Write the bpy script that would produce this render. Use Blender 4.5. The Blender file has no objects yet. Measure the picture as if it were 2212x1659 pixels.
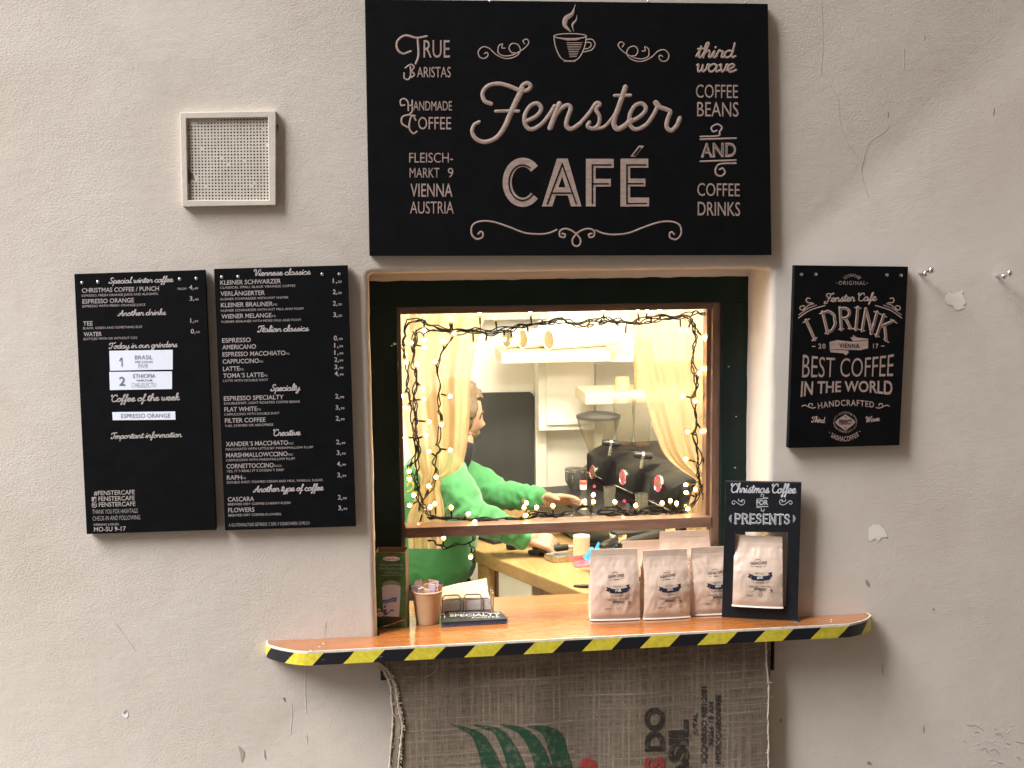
import bpy, bmesh, math, random
from mathutils import Vector, Matrix, noise
random.seed(7)
S = bpy.context.scene
COL = S.collection

# ------------------------------------------------------------ camera
F, PI_, YW, RO = 2640.763, -0.116602, -0.110875, 0.0106802
CX, CY, D0, ZC = 1106.0, 829.5, 3.1, 1.75
Rm = Matrix.Rotation(YW, 3, 'Z') @ Matrix.Rotation(PI_, 3, 'X') @ Matrix.Rotation(RO, 3, 'Y')
cam = bpy.data.cameras.new('camera')
camo = bpy.data.objects.new('camera', cam)
COL.objects.link(camo)
S.camera = camo
cam.sensor_width = 36; cam.sensor_fit = 'HORIZONTAL'
cam.lens = F / 2212 * 36
cam.clip_start = 0.05; cam.clip_end = 300
r_, f_, u_ = Rm.col[0], Rm.col[1], Rm.col[2]
camo.matrix_world = Matrix(((r_[0], u_[0], -f_[0], 0), (r_[1], u_[1], -f_[1], -D0), (r_[2], u_[2], -f_[2], ZC), (0, 0, 0, 1)))

# ------------------------------------------------------------ sky, sun, exposure
SUN_EL, SUN_AZ = math.radians(48), math.radians(-128)   # azimuth from +Y, clockwise; sun up left, in front of the wall
W = bpy.data.worlds.new('World'); S.world = W; W.use_nodes = True
nt = W.node_tree
sky = nt.nodes.new('ShaderNodeTexSky'); sky.sky_type = 'NISHITA'; sky.sun_disc = False
sky.sun_elevation = SUN_EL; sky.sun_rotation = SUN_AZ
sky.air_density = 1.0; sky.dust_density = 2.0; sky.ozone_density = 1.0
bg = nt.nodes['Background']; bg.inputs['Strength'].default_value = 0.05
nt.links.new(sky.outputs[0], bg.inputs[0])
sl = bpy.data.lights.new('sun', 'SUN'); sl.energy = 2.6; sl.angle = math.radians(36); sl.color = (0.955, 0.985, 1.0)
so = bpy.data.objects.new('sun', sl); COL.objects.link(so)
sd = Vector((math.sin(SUN_AZ) * math.cos(SUN_EL), math.cos(SUN_AZ) * math.cos(SUN_EL), math.sin(SUN_EL)))
so.rotation_euler = sd.to_track_quat('Z', 'Y').to_euler(); so.location = sd * 20
S.view_settings.view_transform = 'Standard'; S.view_settings.look = 'None'
S.view_settings.gamma = 1; S.view_settings.use_curve_mapping = False
S.view_settings.exposure = 2.08
S.cycles.transparent_max_bounces = 40; S.cycles.max_bounces = 10; S.cycles.sample_clamp_indirect = 6

# ------------------------------------------------------------ helpers
def P(px, py, Y):
    d = Rm @ Vector(((px - CX) / F, 1, -(py - CY) / F)); t = (D0 + Y) / d[1]
    return Vector((d[0] * t, Y, ZC + d[2] * t))
def H(px, py, z):
    d = Rm @ Vector(((px - CX) / F, 1, -(py - CY) / F)); t = (z - ZC) / d[2]
    return Vector((d[0] * t, d[1] * t - D0, z))
def Z(ox, oy, s):
    return lambda X, Y: ((ox + X / s) / 1.40913, (oy + Y / s) / 1.40913)
def onY(z, Y):                      # a map from close-up coordinates to a plane parallel to the wall
    return lambda X, Yy, h=0: P(*z(X, Yy), Y - h)
z1 = Z(1080, 0, 1.70154); z2 = Z(200, 780, 1.8854); z3 = Z(630, 780, 1.8854); z4 = Z(2380, 780, 2.676)
z5 = Z(1100, 820, 1.4062); z6 = Z(1100, 1500, 3.16); z7 = Z(1750, 1420, 2.86); z8 = Z(1100, 1900, 1.70154)
zv = Z(520, 310, 4.7395); zm = Z(1120, 1640, 5.53); ze = Z(1650, 1230, 3.7709); zk = Z(1780, 1640, 5.53)

ORG = {}
def tag(o, label=None, cat=None, group=None, kind=None):
    if label: o['label'] = label
    if cat: o['category'] = cat
    if group: o['group'] = group
    if kind: o['kind'] = kind
    return o
def thing(name, loc, label, cat, group=None):
    o = bpy.data.objects.new(name, None); o.empty_display_size = 0.05
    COL.objects.link(o); o.location = loc; ORG[o] = Vector(loc)
    return tag(o, label, cat, group)

class MB:
    def __init__(s): s.v = []; s.f = []; s.uv = None; s.mi = []
    def add(s, vs, fs, m=0):
        b = len(s.v); s.v += [Vector(v) for v in vs]; s.f += [tuple(b + i for i in f) for f in fs]; s.mi += [m] * len(fs); return s
    def prism(s, poly, vec, m=0):
        n = len(poly); p = [Vector(a) for a in poly]; q = [a + Vector(vec) for a in p]
        return s.add(p + q, [tuple(range(n)), tuple(range(2 * n - 1, n - 1, -1))] + [(i, i + n, (i + 1) % n + n, (i + 1) % n) for i in range(n)], m)
    def box(s, a, b, m=0):
        (x0, y0, z0), (x1, y1, z1_) = a, b
        return s.prism([(x0, y0, z0), (x1, y0, z0), (x1, y0, z1_), (x0, y0, z1_)], (0, y1 - y0, 0), m)
    def obox(s, c, ax, ay, az, m=0):        # box about centre c with half-extent vectors
        c, ax, ay, az = map(Vector, (c, ax, ay, az))
        return s.prism([c - ax - ay - az, c + ax - ay - az, c + ax - ay + az, c - ax - ay + az], ay * 2, m)
    def tube(s, pts, r, n=6, m=0, cap=True):
        pts = [Vector(p) for p in pts]; k = len(pts); vs = []; fs = []
        up = Vector((0.3, 0.5, 0.81))
        for i, p in enumerate(pts):
            t = (pts[min(i + 1, k - 1)] - pts[max(i - 1, 0)])
            t = t.normalized() if t.length > 1e-9 else Vector((0, 0, 1))
            a = t.cross(up); a = a.normalized() if a.length > 1e-4 else t.orthogonal().normalized()
            b = t.cross(a); rr = r[i] if isinstance(r, (list, tuple)) else r
            vs += [p + (a * math.cos(2 * math.pi * j / n) + b * math.sin(2 * math.pi * j / n)) * rr for j in range(n)]
        for i in range(k - 1):
            fs += [(i * n + j, i * n + (j + 1) % n, (i + 1) * n + (j + 1) % n, (i + 1) * n + j) for j in range(n)]
        if cap: fs += [tuple(range(n - 1, -1, -1)), tuple(range((k - 1) * n, k * n))]
        return s.add(vs, fs, m)
    def lathe(s, prof, c, axis=(0, 0, 1), n=28, m=0, close=False):
        c = Vector(c); ax = Vector(axis).normalized(); a = ax.orthogonal().normalized(); b = ax.cross(a); vs = []; fs = []
        for (r, h) in prof:
            vs += [c + ax * h + (a * math.cos(2 * math.pi * j / n) + b * math.sin(2 * math.pi * j / n)) * r for j in range(n)]
        k = len(prof)
        for i in range(k - 1):
            fs += [(i * n + j, i * n + (j + 1) % n, (i + 1) * n + (j + 1) % n, (i + 1) * n + j) for j in range(n)]
        if close: fs += [tuple(range(n - 1, -1, -1)), tuple(range((k - 1) * n, k * n))]
        return s.add(vs, fs, m)
    def ball(s, c, r, n=12, m=0, sc=(1, 1, 1)):
        k = n // 2; vs = []; fs = []; c = Vector(c)
        for i in range(k + 1):
            a = math.pi * i / k
            for j in range(n):
                b = 2 * math.pi * j / n
                vs.append(c + Vector((math.sin(a) * math.cos(b) * sc[0], math.sin(a) * math.sin(b) * sc[1], math.cos(a) * sc[2])) * r)
        for i in range(k):
            fs += [(i * n + j, (i + 1) * n + j, (i + 1) * n + (j + 1) % n, i * n + (j + 1) % n) for j in range(n)]
        return s.add(vs, fs, m)
    def grid(s, fn, nu, nv, m=0):
        vs = [fn(i / nu, j / nv) for j in range(nv + 1) for i in range(nu + 1)]; w = nu + 1
        return s.add(vs, [(j * w + i, j * w + i + 1, (j + 1) * w + i + 1, (j + 1) * w + i) for j in range(nv) for i in range(nu)], m)
    def build(s, name, mat, parent=None, smooth=False, bevel=0, label=None):
        org = Vector((0, 0, 0)); p = parent
        while p is not None:
            if p in ORG: org = ORG[p]
            p = p.parent
        me = bpy.data.meshes.new(name); me.from_pydata([v - org for v in s.v], [], s.f)
        mats = mat if isinstance(mat, (list, tuple)) else [mat]
        for m_ in mats: me.materials.append(m_)
        if len(mats) > 1: me.polygons.foreach_set('material_index', s.mi)
        bm = bmesh.new(); bm.from_mesh(me)
        bmesh.ops.remove_doubles(bm, verts=bm.verts, dist=1e-6)
        bmesh.ops.recalc_face_normals(bm, faces=bm.faces)
        if bevel: bmesh.ops.bevel(bm, geom=[e for e in bm.edges if e.is_manifold and e.calc_face_angle(0) > 0.5], offset=bevel, segments=2, affect='EDGES', profile=0.5)
        bm.to_mesh(me); bm.free()
        if smooth:
            me.polygons.foreach_set('use_smooth', [True] * len(me.polygons))
            me.set_sharp_from_angle(angle=math.radians(40))
        o = bpy.data.objects.new(name, me); COL.objects.link(o)
        if parent: o.parent = parent
        if label: o['label'] = label
        return o
def solo(mb, name, mat, label, cat, group=None, smooth=False, bevel=0, kind=None):
    """one-mesh thing with its origin at its base"""
    zs = min(v.z for v in mb.v); c = sum(mb.v, Vector()) / len(mb.v); c.z = zs
    o = mb.build(name, mat, None, smooth, bevel)
    o.data.transform(Matrix.Translation(-c)); o.location = c; ORG[o] = c
    return tag(o, label, cat, group, kind)
def copy_tree(o, parent=None):
    c = o.copy(); COL.objects.link(c)
    if parent: c.parent = parent
    for ch in list(o.children): copy_tree(ch, c)
    return c
def crom(pts, n=8, closed=False):
    p = [Vector(a) for a in pts]
    if len(p) < 3 and not closed: return [p[0].lerp(p[-1], i / n) for i in range(n + 1)]
    q = [p[-1]] + p + [p[0], p[1]] if closed else [p[0] * 2 - p[1]] + p + [p[-1] * 2 - p[-2]]
    o = []
    for i in range(1, len(q) - 2):
        a, b, c, d = q[i - 1:i + 3]
        for k in range(n):
            t = k / n
            o.append(0.5 * ((2 * b) + (c - a) * t + (2 * a - 5 * b + 4 * c - d) * t * t + (3 * b - a - 3 * c + d) * t ** 3))
    if not closed: o.append(p[-1])
    return o
def lerp(a, b, t): return a + (b - a) * t
def interp(tab, t):
    for (t0, v0), (t1, v1) in zip(tab, tab[1:]):
        if t <= t1: return v0 + (v1 - v0) * max(0, (t - t0)) / (t1 - t0)
    return tab[-1][1]

# ------------------------------------------------------------ materials
def nodes(name):
    m = bpy.data.materials.new(name); m.use_nodes = True; n = m.node_tree
    return m, n, n.nodes['Principled BSDF'], n.links
def tex(n, L, kind, scale, detail=4, vec=None, **kw):
    t = n.nodes.new('ShaderNodeTex' + kind); t.inputs['Scale'].default_value = scale
    if 'Detail' in t.inputs: t.inputs['Detail'].default_value = detail
    for k, v in kw.items():
        if k in t.inputs: t.inputs[k].default_value = v
        else: setattr(t, k, v)
    if vec: L.new(vec, t.inputs['Vector'])
    return t
def coord(n, L, scale=(1, 1, 1), which='Object'):
    c = n.nodes.new('ShaderNodeTexCoord'); mp = n.nodes.new('ShaderNodeMapping'); mp.inputs['Scale'].default_value = scale
    L.new(c.outputs[which], mp.inputs[0]); return mp.outputs[0]
def ramp(n, L, fac, stops):
    r = n.nodes.new('ShaderNodeValToRGB'); L.new(fac, r.inputs[0]); e = r.color_ramp.elements
    while len(e) < len(stops): e.new(0.5)
    for el, (p, c) in zip(e, stops): el.position = p; el.color = tuple(c) + (1,) if len(c) == 3 else c
    return r.outputs[0]
def mix(n, L, fac, a, b, mode='MIX'):
    x = n.nodes.new('ShaderNodeMix'); x.data_type = 'RGBA'; x.blend_type = mode
    for k, v in ((0, fac), (6, a), (7, b)):
        if isinstance(v, bpy.types.NodeSocket): L.new(v, x.inputs[k])
        else: x.inputs[k].default_value = v if k == 0 else (tuple(v) + (1,))[:4]
    return x.outputs[2]
def math_(n, L, op, a, b=0.0):
    x = n.nodes.new('ShaderNodeMath'); x.operation = op
    for k, v in ((0, a), (1, b)):
        if isinstance(v, bpy.types.NodeSocket): L.new(v, x.inputs[k])
        else: x.inputs[k].default_value = v
    return x.outputs[0]
def bump(n, L, b, h, strength, dist, prev=None):
    x = n.nodes.new('ShaderNodeBump'); x.inputs['Strength'].default_value = strength; x.inputs['Distance'].default_value = dist
    L.new(h, x.inputs['Height'])
    if prev: L.new(prev, x.inputs['Normal'])
    if b: L.new(x.outputs[0], b.inputs['Normal'])
    return x.outputs[0]
def mat(name, col, rough=0.5, metal=0.0, var=0.12, scale=18.0, bmp=0.0, bscale=120.0, spec=0.5, sheen=0, coat=0):
    m, n, b, L = nodes(name); v = coord(n, L); t = tex(n, L, 'Noise', scale, 5, v)
    d = tuple(c * (1 - var) for c in col); e = tuple(min(1, c * (1 + var)) for c in col)
    L.new(ramp(n, L, t.outputs[0], [(0.3, d), (0.7, e)]), b.inputs['Base Color'])
    t2 = tex(n, L, 'Noise', scale * 3, 3, v)
    rr = n.nodes.new('ShaderNodeMapRange'); L.new(t2.outputs[0], rr.inputs[0])
    rr.inputs[3].default_value = max(0.02, rough - 0.08); rr.inputs[4].default_value = min(1, rough + 0.08)
    L.new(rr.outputs[0], b.inputs['Roughness'])
    b.inputs['Metallic'].default_value = metal; b.inputs['Specular IOR Level'].default_value = spec
    if sheen: b.inputs['Sheen Weight'].default_value = sheen
    if coat: b.inputs['Coat Weight'].default_value = coat; b.inputs['Coat Roughness'].default_value = 0.1
    if bmp: bump(n, L, b, tex(n, L, 'Noise', bscale, 4, v).outputs[0], bmp, 0.003)
    return m
def plaster(name, a, c, dirt, grain=1.0):
    m, n, b, L = nodes(name); v = coord(n, L)
    big = tex(n, L, 'Noise', 1.6, 6, v, Roughness=0.6); med = tex(n, L, 'Noise', 9, 6, v, Roughness=0.65)
    base = ramp(n, L, big.outputs[0], [(0.32, a), (0.68, c)])
    spots = ramp(n, L, med.outputs[0], [(0.30, (1, 1, 1)), (0.44, (0, 0, 0))])
    f = math_(n, L, 'MULTIPLY', spots, 0.14)
    c1 = mix(n, L, f, base, dirt)
    vs = coord(n, L, (9, 1, 0.7)); st = tex(n, L, 'Noise', 3.2, 5, vs)
    c2 = mix(n, L, math_(n, L, 'MULTIPLY', ramp(n, L, st.outputs[0], [(0.60, (0, 0, 0)), (0.78, (1, 1, 1))]), 0.12), c1, dirt)
    sp = tex(n, L, 'Voronoi', 22, 0, v, feature='F1')
    c3 = mix(n, L, math_(n, L, 'MULTIPLY', ramp(n, L, sp.outputs[0], [(0.03, (1, 1, 1)), (0.06, (0, 0, 0))]), 0.16), c2, (0.16, 0.12, 0.09))
    L.new(c3, b.inputs['Base Color']); b.inputs['Roughness'].default_value = 0.85; b.inputs['Specular IOR Level'].default_value = 0.25
    n1 = bump(n, L, None, tex(n, L, 'Noise', 3.2, 3, v).outputs[0], 0.16, 0.025)
    vg = coord(n, L, (1, 1, 1.4)); g0 = tex(n, L, 'Noise', 34, 3, vg, Distortion=0.4)
    n2 = bump(n, L, None, g0.outputs[0], 0.11 * grain, 0.005, n1)
    g = tex(n, L, 'Noise', 165, 6, vg, Roughness=0.6, Distortion=0.4)
    msk = tex(n, L, 'Noise', 2.6, 4, v); st_ = math_(n, L, 'ADD', math_(n, L, 'MULTIPLY', ramp(n, L, msk.outputs[0], [(0.35, (0, 0, 0)), (0.65, (1, 1, 1))]), 0.26 * grain), 0.12 * grain)
    n3 = n.nodes.new('ShaderNodeBump'); n3.inputs['Distance'].default_value = 0.0042; L.new(st_, n3.inputs['Strength']); L.new(g.outputs[0], n3.inputs['Height']); L.new(n2, n3.inputs['Normal'])
    tr = tex(n, L, 'Noise', 11, 4, coord(n, L, (0.5, 1, 2.2)), Distortion=1.2)
    bump(n, L, b, tr.outputs[0], 0.05, 0.006, n3.outputs[0])
    return m
def wood(name, a, c, rough=0.35, scale=(1.2, 14, 14), knots=True, coat=0.0, bmp=0.15):
    m, n, b, L = nodes(name); v = coord(n, L, scale)
    w = tex(n, L, 'Noise', 2.4, 8, v, Roughness=0.62, Distortion=0.5); fine = tex(n, L, 'Noise', 14, 4, v)
    col = ramp(n, L, w.outputs[0], [(0.28, a), (0.5, tuple((x + y) / 2 for x, y in zip(a, c))), (0.7, c)])
    col = mix(n, L, 0.25, col, ramp(n, L, fine.outputs[0], [(0.35, tuple(x * 0.6 for x in a)), (0.65, c)]))
    if knots:
        k = tex(n, L, 'Voronoi', 2.1, 0, coord(n, L, (1, 3.2, 3.2)))
        col = mix(n, L, math_(n, L, 'MULTIPLY', ramp(n, L, k.outputs[0], [(0.06, (1, 1, 1)), (0.24, (0, 0, 0))]), 0.5), col, tuple(x * 0.35 for x in a))
    L.new(col, b.inputs['Base Color']); b.inputs['Roughness'].default_value = rough
    if coat: b.inputs['Coat Weight'].default_value = coat; b.inputs['Coat Roughness'].default_value = 0.12
    bump(n, L, b, fine.outputs[0], bmp, 0.001)
    return m
def glass(name, tint=(1, 1, 1), refl=0.9, rough=0.0, veil=0.0):
    m = bpy.data.materials.new(name); m.use_nodes = True; n = m.node_tree; L = n.links; n.nodes.clear()
    o = n.nodes.new('ShaderNodeOutputMaterial'); t = n.nodes.new('ShaderNodeBsdfTransparent'); t.inputs[0].default_value = tint + (1,)
    g = n.nodes.new('ShaderNodeBsdfGlossy'); g.inputs['Roughness'].default_value = rough
    fr = n.nodes.new('ShaderNodeLayerWeight'); fr.inputs[0].default_value = 0.5
    mx = n.nodes.new('ShaderNodeMixShader'); L.new(math_(n, L, 'ADD', math_(n, L, 'MULTIPLY', math_(n, L, 'POWER', fr.outputs['Facing'], 4.0), refl * 0.7), 0.03), mx.inputs[0])
    L.new(t.outputs[0], mx.inputs[1]); L.new(g.outputs[0], mx.inputs[2]); last = mx.outputs[0]
    if veil:
        d = n.nodes.new('ShaderNodeBsdfDiffuse'); d.inputs[0].default_value = (0.8, 0.78, 0.72, 1)
        nz = tex(n, L, 'Noise', 30, 4, coord(n, L)); m2 = n.nodes.new('ShaderNodeMixShader')
        L.new(math_(n, L, 'MULTIPLY', nz.outputs[0], veil), m2.inputs[0]); L.new(last, m2.inputs[1]); L.new(d.outputs[0], m2.inputs[2]); last = m2.outputs[0]
    L.new(last, o.inputs[0]); return m
def emit(name, col, s):
    m = bpy.data.materials.new(name); m.use_nodes = True; n = m.node_tree; n.nodes.clear()
    o = n.nodes.new('ShaderNodeOutputMaterial'); e = n.nodes.new('ShaderNodeEmission')
    e.inputs[0].default_value = col + (1,); e.inputs[1].default_value = s; n.links.new(e.outputs[0], o.inputs[0]); return m
def curtain_mat(name, col):
    m = bpy.data.materials.new(name); m.use_nodes = True; n = m.node_tree; L = n.links; n.nodes.clear()
    o = n.nodes.new('ShaderNodeOutputMaterial'); d = n.nodes.new('ShaderNodeBsdfDiffuse'); t = n.nodes.new('ShaderNodeBsdfTranslucent')
    tr = n.nodes.new('ShaderNodeBsdfTransparent'); v = coord(n, L, (60, 60, 3)); nz = tex(n, L, 'Noise', 3, 4, v)
    c = ramp(n, L, nz.outputs[0], [(0.3, tuple(x * 0.9 for x in col)), (0.7, col)])
    L.new(c, d.inputs[0]); L.new(c, t.inputs[0])
    a = n.nodes.new('ShaderNodeMixShader'); a.inputs[0].default_value = 0.6; L.new(d.outputs[0], a.inputs[1]); L.new(t.outputs[0], a.inputs[2])
    bb = n.nodes.new('ShaderNodeMixShader'); bb.inputs[0].default_value = 0.22; L.new(a.outputs[0], bb.inputs[1]); L.new(tr.outputs[0], bb.inputs[2])
    L.new(bb.outputs[0], o.inputs[0]); return m
def burlap(name, tint=None, cover=0.8):
    m, n, b, L = nodes(name)
    vx = coord(n, L, (1, 0.02, 0.06)); vz = coord(n, L, (0.06, 0.02, 1))
    a1 = tex(n, L, 'Noise', 520, 2, vx); a2 = tex(n, L, 'Noise', 520, 2, vz)
    b1 = tex(n, L, 'Noise', 130, 3, coord(n, L, (1, 0.02, 0.02))); b2 = tex(n, L, 'Noise', 130, 3, coord(n, L, (0.02, 0.02, 1)))
    h = math_(n, L, 'MAXIMUM', a1.outputs[0], a2.outputs[0]); h2 = math_(n, L, 'MAXIMUM', b1.outputs[0], b2.outputs[0])
    hh = math_(n, L, 'ADD', math_(n, L, 'MULTIPLY', h, 0.5), math_(n, L, 'MULTIPLY', h2, 0.5))
    col = ramp(n, L, hh, [(0.44, (0.135, 0.102, 0.078)), (0.57, (0.25, 0.197, 0.15)), (0.68, (0.41, 0.335, 0.265))])
    big = tex(n, L, 'Noise', 4, 4, coord(n, L))
    col = mix(n, L, 1.0, col, ramp(n, L, big.outputs[0], [(0.3, (0.78, 0.78, 0.78)), (0.7, (1.0, 0.98, 0.95))]), 'MULTIPLY')
    if tint:
        wear = tex(n, L, 'Noise', 60, 3, coord(n, L))
        f = math_(n, L, 'MULTIPLY', ramp(n, L, wear.outputs[0], [(0.28, (0.45, 0.45, 0.45)), (0.5, (1, 1, 1))]), cover)
        col = mix(n, L, f, col, mix(n, L, hh, tuple(x * 0.5 for x in tint), tuple(x * 1.5 for x in tint)))
    L.new(col, b.inputs['Base Color']); b.inputs['Roughness'].default_value = 0.9; b.inputs['Specular IOR Level'].default_value = 0.1
    bump(n, L, b, hh, 0.8, 0.002)
    return m
M = dict(
    wall=plaster('cream_plaster', (0.585, 0.503, 0.432), (0.672, 0.602, 0.538), (0.42, 0.335, 0.27)),
    chip=plaster('chipped_render', (0.82, 0.76, 0.67), (0.88, 0.83, 0.75), (0.7, 0.62, 0.52), 0.2),
    drip=mat('lime_streak', (0.78, 0.77, 0.78), 0.7, var=0.05), stain=mat('grime', (0.36, 0.29, 0.235), 0.9, var=0.2), crack=mat('crack_dark', (0.52, 0.435, 0.37), 0.9),
    soot=mat('soot', (0.13, 0.11, 0.10), 0.9), board=mat('black_board_paint', (0.0035, 0.0035, 0.0045), 0.55, var=0.25, scale=30, bmp=0.05, bscale=300, spec=0.12),
    letter=wood('engraved_letter_wood', (0.27, 0.178, 0.145), (0.47, 0.345, 0.295), 0.6, (14, 14, 60), False), letter2=mat('printed_letter', (0.40, 0.345, 0.33), 0.6, var=0.15, scale=50),
    paper=mat('white_label', (0.80, 0.83, 0.92), 0.6, var=0.02), ink=mat('grey_ink', (0.16, 0.17, 0.26), 0.7), screw=mat('screw_steel', (0.75, 0.78, 0.82), 0.25, 1.0, var=0.05),
    chrome=mat('chrome', (0.85, 0.86, 0.9), 0.08, 1.0, var=0.03), ventm=mat('vent_paint', (0.56, 0.50, 0.43), 0.6, var=0.08, bmp=0.2, bscale=60),
    green=mat('dark_green_paint', (0.0045, 0.016, 0.0135), 0.42, var=0.3, scale=8, bmp=0.12, bscale=50, spec=0.3), sash=wood('walnut_sash', (0.14, 0.075, 0.052), (0.28, 0.165, 0.12), 0.42, (10, 10, 1.5), False),
    rail=wood('walnut_rail', (0.155, 0.085, 0.06), (0.30, 0.18, 0.13), 0.42, (1.5, 14, 14), False),
    shelf=wood('orange_pine', (0.35, 0.115, 0.03), (0.46, 0.17, 0.048), 0.16, (1.0, 13, 13), True, 1.0, 0.08), edge=mat('white_edge', (0.72, 0.66, 0.56), 0.6, var=0.15, scale=60),
    dark=mat('dark_void', (0.012, 0.011, 0.010), 0.8), bag=mat('kraft_paper', (0.62, 0.465, 0.365), 0.33, var=0.07, scale=25, bmp=0.35, bscale=38, spec=0.8),
    bagin=mat('kraft_paper_shiny', (0.62, 0.47, 0.37), 0.34, var=0.05, spec=0.6), seal=mat('bag_seal', (0.66, 0.58, 0.52), 0.4, var=0.05), navy=mat('navy_print', (0.016, 0.018, 0.045), 0.5), print=mat('bag_print', (0.055, 0.04, 0.045), 0.6),
    slate=mat('slate_card', (0.010, 0.011, 0.014), 0.5, var=0.2, scale=40, bmp=0.08, bscale=250, spec=0.25), chalk=mat('chalk_white', (0.46, 0.46, 0.48), 0.8, var=0.2, scale=80),
    cup=mat('kraft_cup', (0.56, 0.36, 0.20), 0.55, var=0.05), cuprim=mat('cup_rim', (0.66, 0.47, 0.31), 0.5), wire=mat('wire_steel', (0.55, 0.55, 0.54), 0.22, 1.0),
    napkin=mat('napkin_paper', (0.72, 0.60, 0.45), 0.9, var=0.04, bmp=0.1), napedge=mat('napkin_edges', (0.80, 0.76, 0.74), 0.9, var=0.12, scale=200),
    flyer=mat('flyer_print', (0.025, 0.028, 0.04), 0.25, var=0.2), flyeredge=mat('flyer_edge', (0.10, 0.16, 0.30), 0.5, var=0.4, scale=200), white=mat('white_print', (0.78, 0.78, 0.78), 0.6, var=0.04),
    s1=mat('sugar_pink', (0.82, 0.38, 0.42), 0.5), s2=mat('sugar_white', (0.85, 0.82, 0.82), 0.5), s3=mat('sugar_tan', (0.78, 0.60, 0.38), 0.5), s4=mat('sugar_violet', (0.68, 0.58, 0.76), 0.5),
    carton=mat('brown_card', (0.20, 0.115, 0.075), 0.75, var=0.1), milkgreen=mat('carton_green', (0.042, 0.105, 0.018), 0.4, var=0.45, scale=35), milkdark=mat('carton_dark_green', (0.016, 0.045, 0.010), 0.4, var=0.4, scale=50), milkgrey=mat('carton_text', (0.36, 0.42, 0.38), 0.5), red=mat('print_red', (0.42, 0.03, 0.03), 0.5), orange=mat('print_orange', (0.85, 0.28, 0.03), 0.5), blue=mat('print_blue', (0.035, 0.14, 0.48), 0.5), milk=mat('print_milk', (0.56, 0.55, 0.62), 0.5, var=0.08), milksh=mat('print_glass', (0.20, 0.27, 0.15), 0.5), purple=mat('print_purple', (0.09, 0.07, 0.22), 0.5),
    sack=burlap('burlap'), sackg=burlap('burlap_green_print', (0.010, 0.06, 0.03), 0.9), sackr=burlap('burlap_red_print', (0.33, 0.028, 0.028), 0.88), sackb=burlap('burlap_black_print', (0.022, 0.02, 0.02), 0.88), fray=mat('frayed_jute', (0.52, 0.44, 0.34), 0.9, var=0.2, scale=90),
    iwall=mat('interior_white', (0.87, 0.855, 0.80), 0.7, var=0.03, scale=3), iwhite=mat('white_lacquer', (0.87, 0.855, 0.80), 0.5, var=0.02), igrey=mat('grey_panel', (0.42, 0.41, 0.36), 0.6, var=0.05), black=mat('chalkboard', (0.040, 0.043, 0.044), 0.7, var=0.18, scale=6),
    floor=mat('floor_tile', (0.10, 0.085, 0.07), 0.6), shelfw=wood('pale_pine', (0.66, 0.55, 0.38), (0.78, 0.69, 0.52), 0.5, (1.5, 14, 14), False), counter=wood('oak_counter', (0.30, 0.175, 0.065), (0.52, 0.34, 0.15), 0.36, (6, 1.2, 14), True, 0.2),
    curt=curtain_mat('cream_voile', (0.64, 0.49, 0.30)), pane=glass('window_glass', (1, 1, 1), 0.8), clear=glass('clear_plastic', (0.90, 0.885, 0.85), 1.3, 0.05, 0.06), tumbler=glass('tumbler_glass', (0.92, 0.91, 0.87), 1.0, 0.02, 0.12),
    bulb=emit('lit_bulb', (1.0, 0.62, 0.18), 26.0), bulb2=emit('bulb_base_glow', (1.0, 0.45, 0.08), 0.38), cable=mat('dark_cable', (0.008, 0.007, 0.004), 0.6, spec=0.2), lamp=emit('lamp_diffuser', (1.0, 0.90, 0.69), 12.5), lamp2=emit('strip_diffuser', (1.0, 0.90, 0.69), 9.0), redglow=emit('red_backlight', (1.0, 0.05, 0.07), 0.75),
    mblack=mat('machine_black', (0.006, 0.006, 0.007), 0.38, var=0.25, spec=0.3), metal=mat('brushed_metal', (0.52, 0.50, 0.46), 0.28, 1.0), mgrey=mat('machine_grey', (0.06, 0.06, 0.06), 0.35), beans=mat('coffee_beans', (0.10, 0.045, 0.018), 0.5, var=0.5, scale=90, bmp=0.8, bscale=90),
    capblack=mat('black_plastic', (0.02, 0.02, 0.021), 0.35), corr=mat('corrugated_card', (0.55, 0.42, 0.22), 0.8), bluecloth=mat('blue_cloth', (0.03, 0.33, 0.68), 0.8, var=0.25, scale=40), pink=mat('pink_cloth', (0.75, 0.13, 0.19), 0.8), roll=mat('paper_roll', (0.78, 0.68, 0.48), 0.8), amber=mat('bottle_label', (0.72, 0.68, 0.55), 0.5), capred=mat('bottle_cap', (0.65, 0.12, 0.09), 0.4), stick=mat('lilac_plastic', (0.55, 0.42, 0.62), 0.5),
    skin=mat('skin', (0.42, 0.25, 0.175), 0.5, var=0.08, scale=30), hair=mat('dark_blond_hair', (0.10, 0.068, 0.04), 0.6, var=0.35, scale=160, bmp=0.6, bscale=200), shirt=mat('green_sweatshirt', (0.045, 0.235, 0.080), 0.85, var=0.08, scale=40, bmp=0.1, bscale=400, sheen=0.3), pants=mat('black_cloth', (0.014, 0.014, 0.018), 0.85), gold=mat('gold_print', (0.62, 0.36, 0.04), 0.6), eye=mat('eye', (0.10, 0.07, 0.05), 0.2), lip=mat('lips', (0.42, 0.17, 0.13), 0.5),
    asphalt=mat('cobbles', (0.16, 0.135, 0.11), 0.85, var=0.3, scale=6, bmp=0.4, bscale=12), far=plaster('far_plaster', (0.40, 0.32, 0.24), (0.48, 0.39, 0.30), (0.24, 0.18, 0.13)), fglass=mat('far_window_glass', (0.03, 0.035, 0.04), 0.08), cardw=mat('door_white', (0.80, 0.78, 0.70), 0.5),
)
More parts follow.
